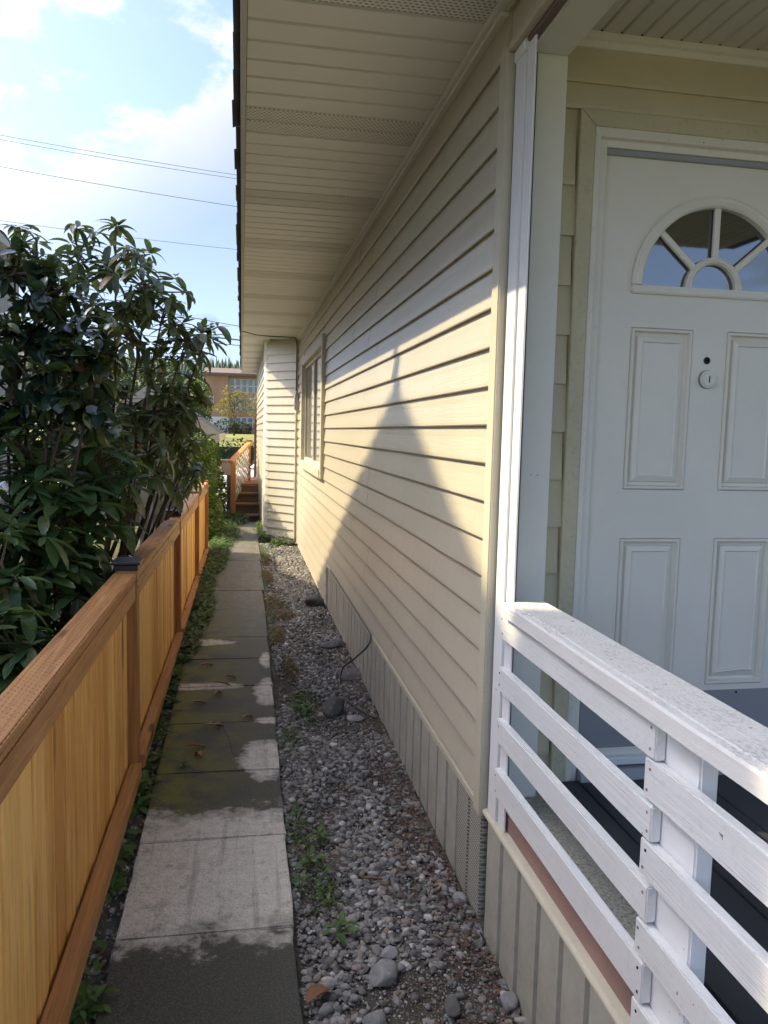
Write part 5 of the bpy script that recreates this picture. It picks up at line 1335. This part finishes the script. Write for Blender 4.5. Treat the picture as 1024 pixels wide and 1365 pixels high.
# ------------------------------------------------------------------ far side: car, hedge, school, trees, hill
def car(loc, rz, label, flip=1, group=None):
    c = thing('parked_car', label, 'car', (0, 0, 0), group)
    # side outline in (x along, z up)
    body = [(-2.15, .28), (-2.2, .55), (-2.05, .74), (-1.15, .86), (1.65, .93), (2.1, .88), (2.2, .60), (2.15, .30)]
    mbb = MB().prism(body, 'y', -.86, .86); parts = []
    parts.append(mbb.build('body', 'car_white', c, 0.06, True, 3))
    V = [(-1.10, -.80, .86), (-.35, -.62, 1.40), (.95, -.62, 1.42), (1.75, -.78, .92)]
    W_ = [(x, -y, z) for x, y, z in V]
    parts.append(MB().add(V + W_, [(0, 1, 2, 3), (7, 6, 5, 4), (0, 4, 5, 1), (1, 5, 6, 2), (2, 6, 7, 3), (3, 7, 4, 0)]).build('cabin', 'car_white', c, 0.05, True, 3))
    parts.append(MB().add([(-1.085, -.70, .905), (-.395, -.55, 1.385), (-.395, .55, 1.385), (-1.085, .70, .905)], [(0, 1, 2, 3)]).build('windscreen', 'car_glass', c))
    for s_ in (-1, 1):
        parts.append(MB().add([(-.86, s_ * .775, .95), (-.28, s_ * .655, 1.34), (.28, s_ * .655, 1.35), (.28, s_ * .775, .95)], [(0, 1, 2, 3)]).build('side_window', 'car_glass', c))
        parts.append(MB().add([(.34, s_ * .775, .95), (.34, s_ * .655, 1.35), (.90, s_ * .655, 1.35), (1.42, s_ * .765, .97)], [(0, 1, 2, 3)]).build('side_window', 'car_glass', c))
        for x in (-1.4, 1.4): parts.append(MB().cyl((x, .31), .31, 'y', s_ * .70, s_ * .88, 24).build('wheel', 'tyre', c, 0.02))
        parts.append(MB().box(2.17, 2.215, s_ * .60 - .16, s_ * .60 + .16, .66, .82).build('tail_light', 'red_lens', c, 0.01))
    c.location = loc; c.rotation_euler = (0, 0, rz)
    for p in parts: p.matrix_parent_inverse = Matrix()
    return c
p = aty(296, 620, 30.0)
car((p.x + 2.0, 30.0, gz(30) - .02), 0.0, 'white car parked across the driveway beyond the steps')
p = aty(-6, 670, 17.0)
car((p.x - 2.0, 17.0, gz(17) - .06), 0.0, 'white car with a red tail light behind the bushes')
def simple_hedge():
    h = thing('hedge', 'dark clipped hedge in front of the school lawn', 'hedge', (0, 44, 0.3))
    MB().box(-14, 9, 43.7, 44.3, -0.6, 0.7).build('branches', 'hedge_leaf', h)
    blob_foliage(h, [(x, 44, 0.15 + .04 * (i % 3), 1.3, .7, 1.0) for i, x in enumerate(np.arange(-13.5, 9, 1.5))], 7000, 0.16, 'hedge_leaf', 8, 0.7)
simple_hedge()
lawn_v = [(-60, 45, gz(45) - .01), (60, 45, gz(45) - .01)]
def lawn():
    ys = np.arange(45, 117, 4.0); v = []
    for y in ys: v += [(-60, y, gz(y) - .015), (60, y, gz(y) - .015)]
    t = NT('lawn'); c = t.coord(); a = t.noise(c, 0.5, 5); b = t.noise(c, 30, 3)
    t.done(t.mix(t.rng(a, .35, .65), (0.16, 0.19, 0.045), (0.26, 0.24, 0.085)), 0.95, t.bump(b, .6, .03), .2)
    structure(MB().add(v, [(2 * i, 2 * i + 1, 2 * i + 3, 2 * i + 2) for i in range(len(ys) - 1)]).build('lawn', 'lawn'))
lawn()
sc = thing('school_building', 'three-storey tan brick school block with banks of white-framed windows', 'building', (0, 120, 1))
def school():
    Y = 120.0
    def q(cx_, cy_): p_ = aty(270 + cx_ * .1686, 470 + cy_ * .1686, Y); return p_.x, p_.z
    xl, _ = q(28, 300); xm, _ = q(207, 300); xr = 16.0; _, zt = q(200, 182); zb = 0.6
    _, zw = q(100, 505)
    # masses: brick wing on the left, recessed window bay on the right
    MB().box(xl, xm, Y, Y + 14, zw, zt).build('wall', 'school_brick', sc)
    MB().box(xl, xm - .01, Y - .05, Y + 13.9, zb, zw - .01).build('base_wall', 'school_white', sc)
    MB().box(xm + .01, xr, Y + .6, Y + 14, zb, zt).build('wall', 'school_brick', sc)
    MB().prism([(xl - .5, zt), (xr, zt), (xr, zt + .35), (xl - .5, zt + .35)], 'y', Y - .6, Y + 14).build('eave', 'school_roof', sc)
    MB().prism([(Y - .6, zt + .36), (Y + 14.5, zt + .36), (Y + 7, zt + 1.6)], 'x', xl - .4, xr).build('roof', 'school_roof', sc)
    rows = [(196, 308), (347, 460), (503, 585)]
    for (a, b) in rows:
        xa = 207; _, z1 = q(0, a); _, z0 = q(0, b)
        for i in range(9):
            x0, _ = q(212 + i * 49, 0); x1, _ = q(212 + i * 49 + 45, 0)
            w = MB().box(x0, x1, Y + .50, Y + .59, z0, z1).build('window', 'school_white', sc)
            zm = (z0 + z1) / 2
            for za_, zb_ in ((z0 + .08, zm - .05), (zm + .05, z1 - .08)):
                MB().box(x0 + .1, x1 - .1, Y + .46, Y + .499, za_, zb_).build('pane', 'school_glass', w)
    x0, z1 = q(56, 340); x1, z0 = q(88, 400)
    w = MB().box(x0, x1, Y - .08, Y - .001, z0, z1).build('window', 'school_white', sc); MB().box(x0 + .1, x1 - .1, Y - .12, Y - .081, z0 + .1, z1 - .1).build('pane', 'school_glass', w)
    # far-left wing fading behind the trees
    MB().box(xl - 14, xl - .01, Y + 5, Y + 16, zb, zt - 2.6).build('wing', 'school_brick', sc)
school()
def tree(name, label, base, h, crown, n, L, mat, seed, tr=.12):
    t = thing(name, label, 'tree', base); b = Vector(base); random.seed(seed)
    mb = MB().tube([b, b + Vector((.1, 0, h * .35)), b + Vector((0, 0, h * .75))], [tr, tr * .7, tr * .3], 8)
    for k in range(6):
        a = k * 1.05; z = h * random.uniform(.35, .6); e = b + Vector((math.cos(a) * crown[0][3] * .8, math.sin(a) * crown[0][3] * .6, h * random.uniform(.6, .85)))
        mb.tube([b + Vector((0, 0, z)), (b + Vector((0, 0, z))).lerp(e, .5) + Vector((0, 0, .2)), e], [tr * .4, tr * .25, tr * .1], 5)
    mb.build('trunk', 'bark', t, smooth=True)
    blob_foliage(t, [(b.x + x, b.y + y, b.z + z, rx, ry, rz) for x, y, z, rx, ry, rz in crown], n, L, mat, seed, name='crown')
    return t
p = aty(312, 582, 90.0)
tree('young_tree', 'young thin tree turning gold before the school windows', (p.x, 90, gz(90)), 6.0, [(0, 0, 3.4, 1.6, 1.5, 1.5), (-1.0, 0, 3.0, 1.2, 1.2, 1.0), (.8, 0, 4.2, 1.1, 1.1, 1.0), (-.3, 0, 4.8, 1.0, 1.0, .8)], 900, .26, 'street_leaf', 12)
p = aty(344, 582, 92.0)
tree('young_tree', 'second young gold tree half hidden by the house wall', (p.x, 92, gz(92)), 5.5, [(0, 0, 3.2, 1.4, 1.3, 1.3), (.5, 0, 4.1, 1.0, 1.0, .9)], 600, .26, 'street_leaf', 13)
p = aty(258, 560, 70.0)
tree('green_tree', 'rounded yellow-green tree left of the school', (p.x, 70, gz(70)), 5.5, [(0, 0, 3.0, 1.6, 1.6, 2.0), (-1.5, .4, 2.6, 1.7, 1.5, 1.6), (.5, 0, 1.6, 1.0, 1.0, 1.1)], 3200, .24, 'ivy_leaf', 14)
p = aty(205, 540, 60.0)
tree('green_tree', 'dark dense tree showing through the rhododendron beyond the shed', (p.x, 60, gz(60)), 6.5, [(0, 0, 3.2, 2.4, 2.0, 2.6), (-3, 0, 2.6, 2.2, 2, 2.2), (1.6, 0, 2.2, 1.6, 1.6, 1.6)], 4000, .3, 'hedge_leaf', 15)
def shrubs():
    for i, (px, r, lab) in enumerate([(301, 1.4, 'round dark shrub under the school windows'), (322, 1.1, 'low dark shrub beside the round one at the school wall')]):
        p_ = aty(px, 575, 117.0); s_ = thing('clipped_shrub', lab, 'shrub', (p_.x, 117, gz(117)))
        MB().tube([(p_.x, 117, gz(117) - .1), (p_.x, 117, gz(117) + .6)], .1, 6).build('stem', 'bark', s_)
        blob_foliage(s_, [(p_.x, 117, gz(117) + .9 * r * .7, r * 1.3, 1.0, r * .9)], 700, .3, 'hedge_leaf', 30 + i)
shrubs()
def hill():
    xs = np.linspace(-260, 260, 60); ys = np.linspace(240, 520, 24); v = []
    for y in ys:
        for x in xs:
            t = (y - 240) / 160; z = 3 + 30 * (1 - math.exp(-2.2 * t)) * (0.85 + 0.25 * mnoise.noise(Vector((x * .012, y * .01, 0)))) + 2.0 * mnoise.noise(Vector((x * .06, y * .06, 3)))
            v.append((x, y, z))
    n = len(xs); f = [(j * n + i, j * n + i + 1, (j + 1) * n + i + 1, (j + 1) * n + i) for j in range(len(ys) - 1) for i in range(n - 1)]
    structure(MB().add(v, f).build('hill', 'hedge_leaf', smooth=True))
    random.seed(77); VV = []; FF = []; k = 0
    V0, F0 = I1
    for _ in range(5200):
        x = random.uniform(-150, 90); y = random.uniform(245, 430); t = (y - 240) / 160
        z = 3 + 30 * (1 - math.exp(-2.2 * t)) * (0.85 + 0.25 * mnoise.noise(Vector((x * .012, y * .01, 0)))) + 2.0 * mnoise.noise(Vector((x * .06, y * .06, 3)))
        con = random.random() < .45; r = random.uniform(1.0, 2.0); h = random.uniform(3, 6) if con else r * random.uniform(.9, 1.3)
        V = V0 * (1 + .22 * rng.normal(size=(len(V0), 1))); 
        if con: V = V * np.array([1, 1, 1]); V[:, :2] *= (1 - (V[:, 2:3] + 1) * .42)
        VV.append(V * np.array([r, r, h]) + np.array([x, y, z + h * .6])); FF.append(F0 + k); k += len(V0)
    o = link('woods', np_mesh('woods', np.concatenate(VV), np.concatenate(FF), 'wood_leaf', False)); tag(o, 'distant wooded hillside behind the school roof', 'woods', kind='stuff')
hill()

# ------------------------------------------------------------------ overhead wires
def wire(a, b, Ya, Yb, r, label):
    A = aty(*a, Ya); B = aty(*b, Yb); d = B - A; A2 = A - d * 1.4; B2 = B + d * 1.6
    pts = []
    for i in range(25):
        t = i / 24; q = A2.lerp(B2, t); pts.append(q)
    # slight sag that keeps the two visible points on the line
    for i, q in enumerate(pts):
        t = i / 24 * 4 - 1.4; q.z += 0.018 * d.length * (t * (t - 1))
    tag(MB().tube(pts, r, 5).build('power_line', 'wire_grey'), label, 'wire', 'overhead wires')
wire((0, 180), (320, 234), 26, 28, .008, 'upper thin overhead wire of a close pair crossing the cloud')
wire((0, 186), (320, 239), 26, 28, .008, 'lower thin overhead wire of a close pair crossing the cloud')
wire((0, 222), (320, 276), 26, 28, .009, 'single overhead wire just below the close pair')
wire((0, 294), (320, 333), 26, 28, .007, 'faint overhead wire passing behind the top of the rhododendron')
wire((200, 412), (325, 436), 30, 32, .014, 'overhead wire just over the rhododendron edge by the eave')
wire((200, 438), (325, 454), 30, 32, .028, 'thick overhead cable below the other wires by the eave')
wire((200, 448), (325, 461), 30, 32, .016, 'lowest overhead wire by the eave')
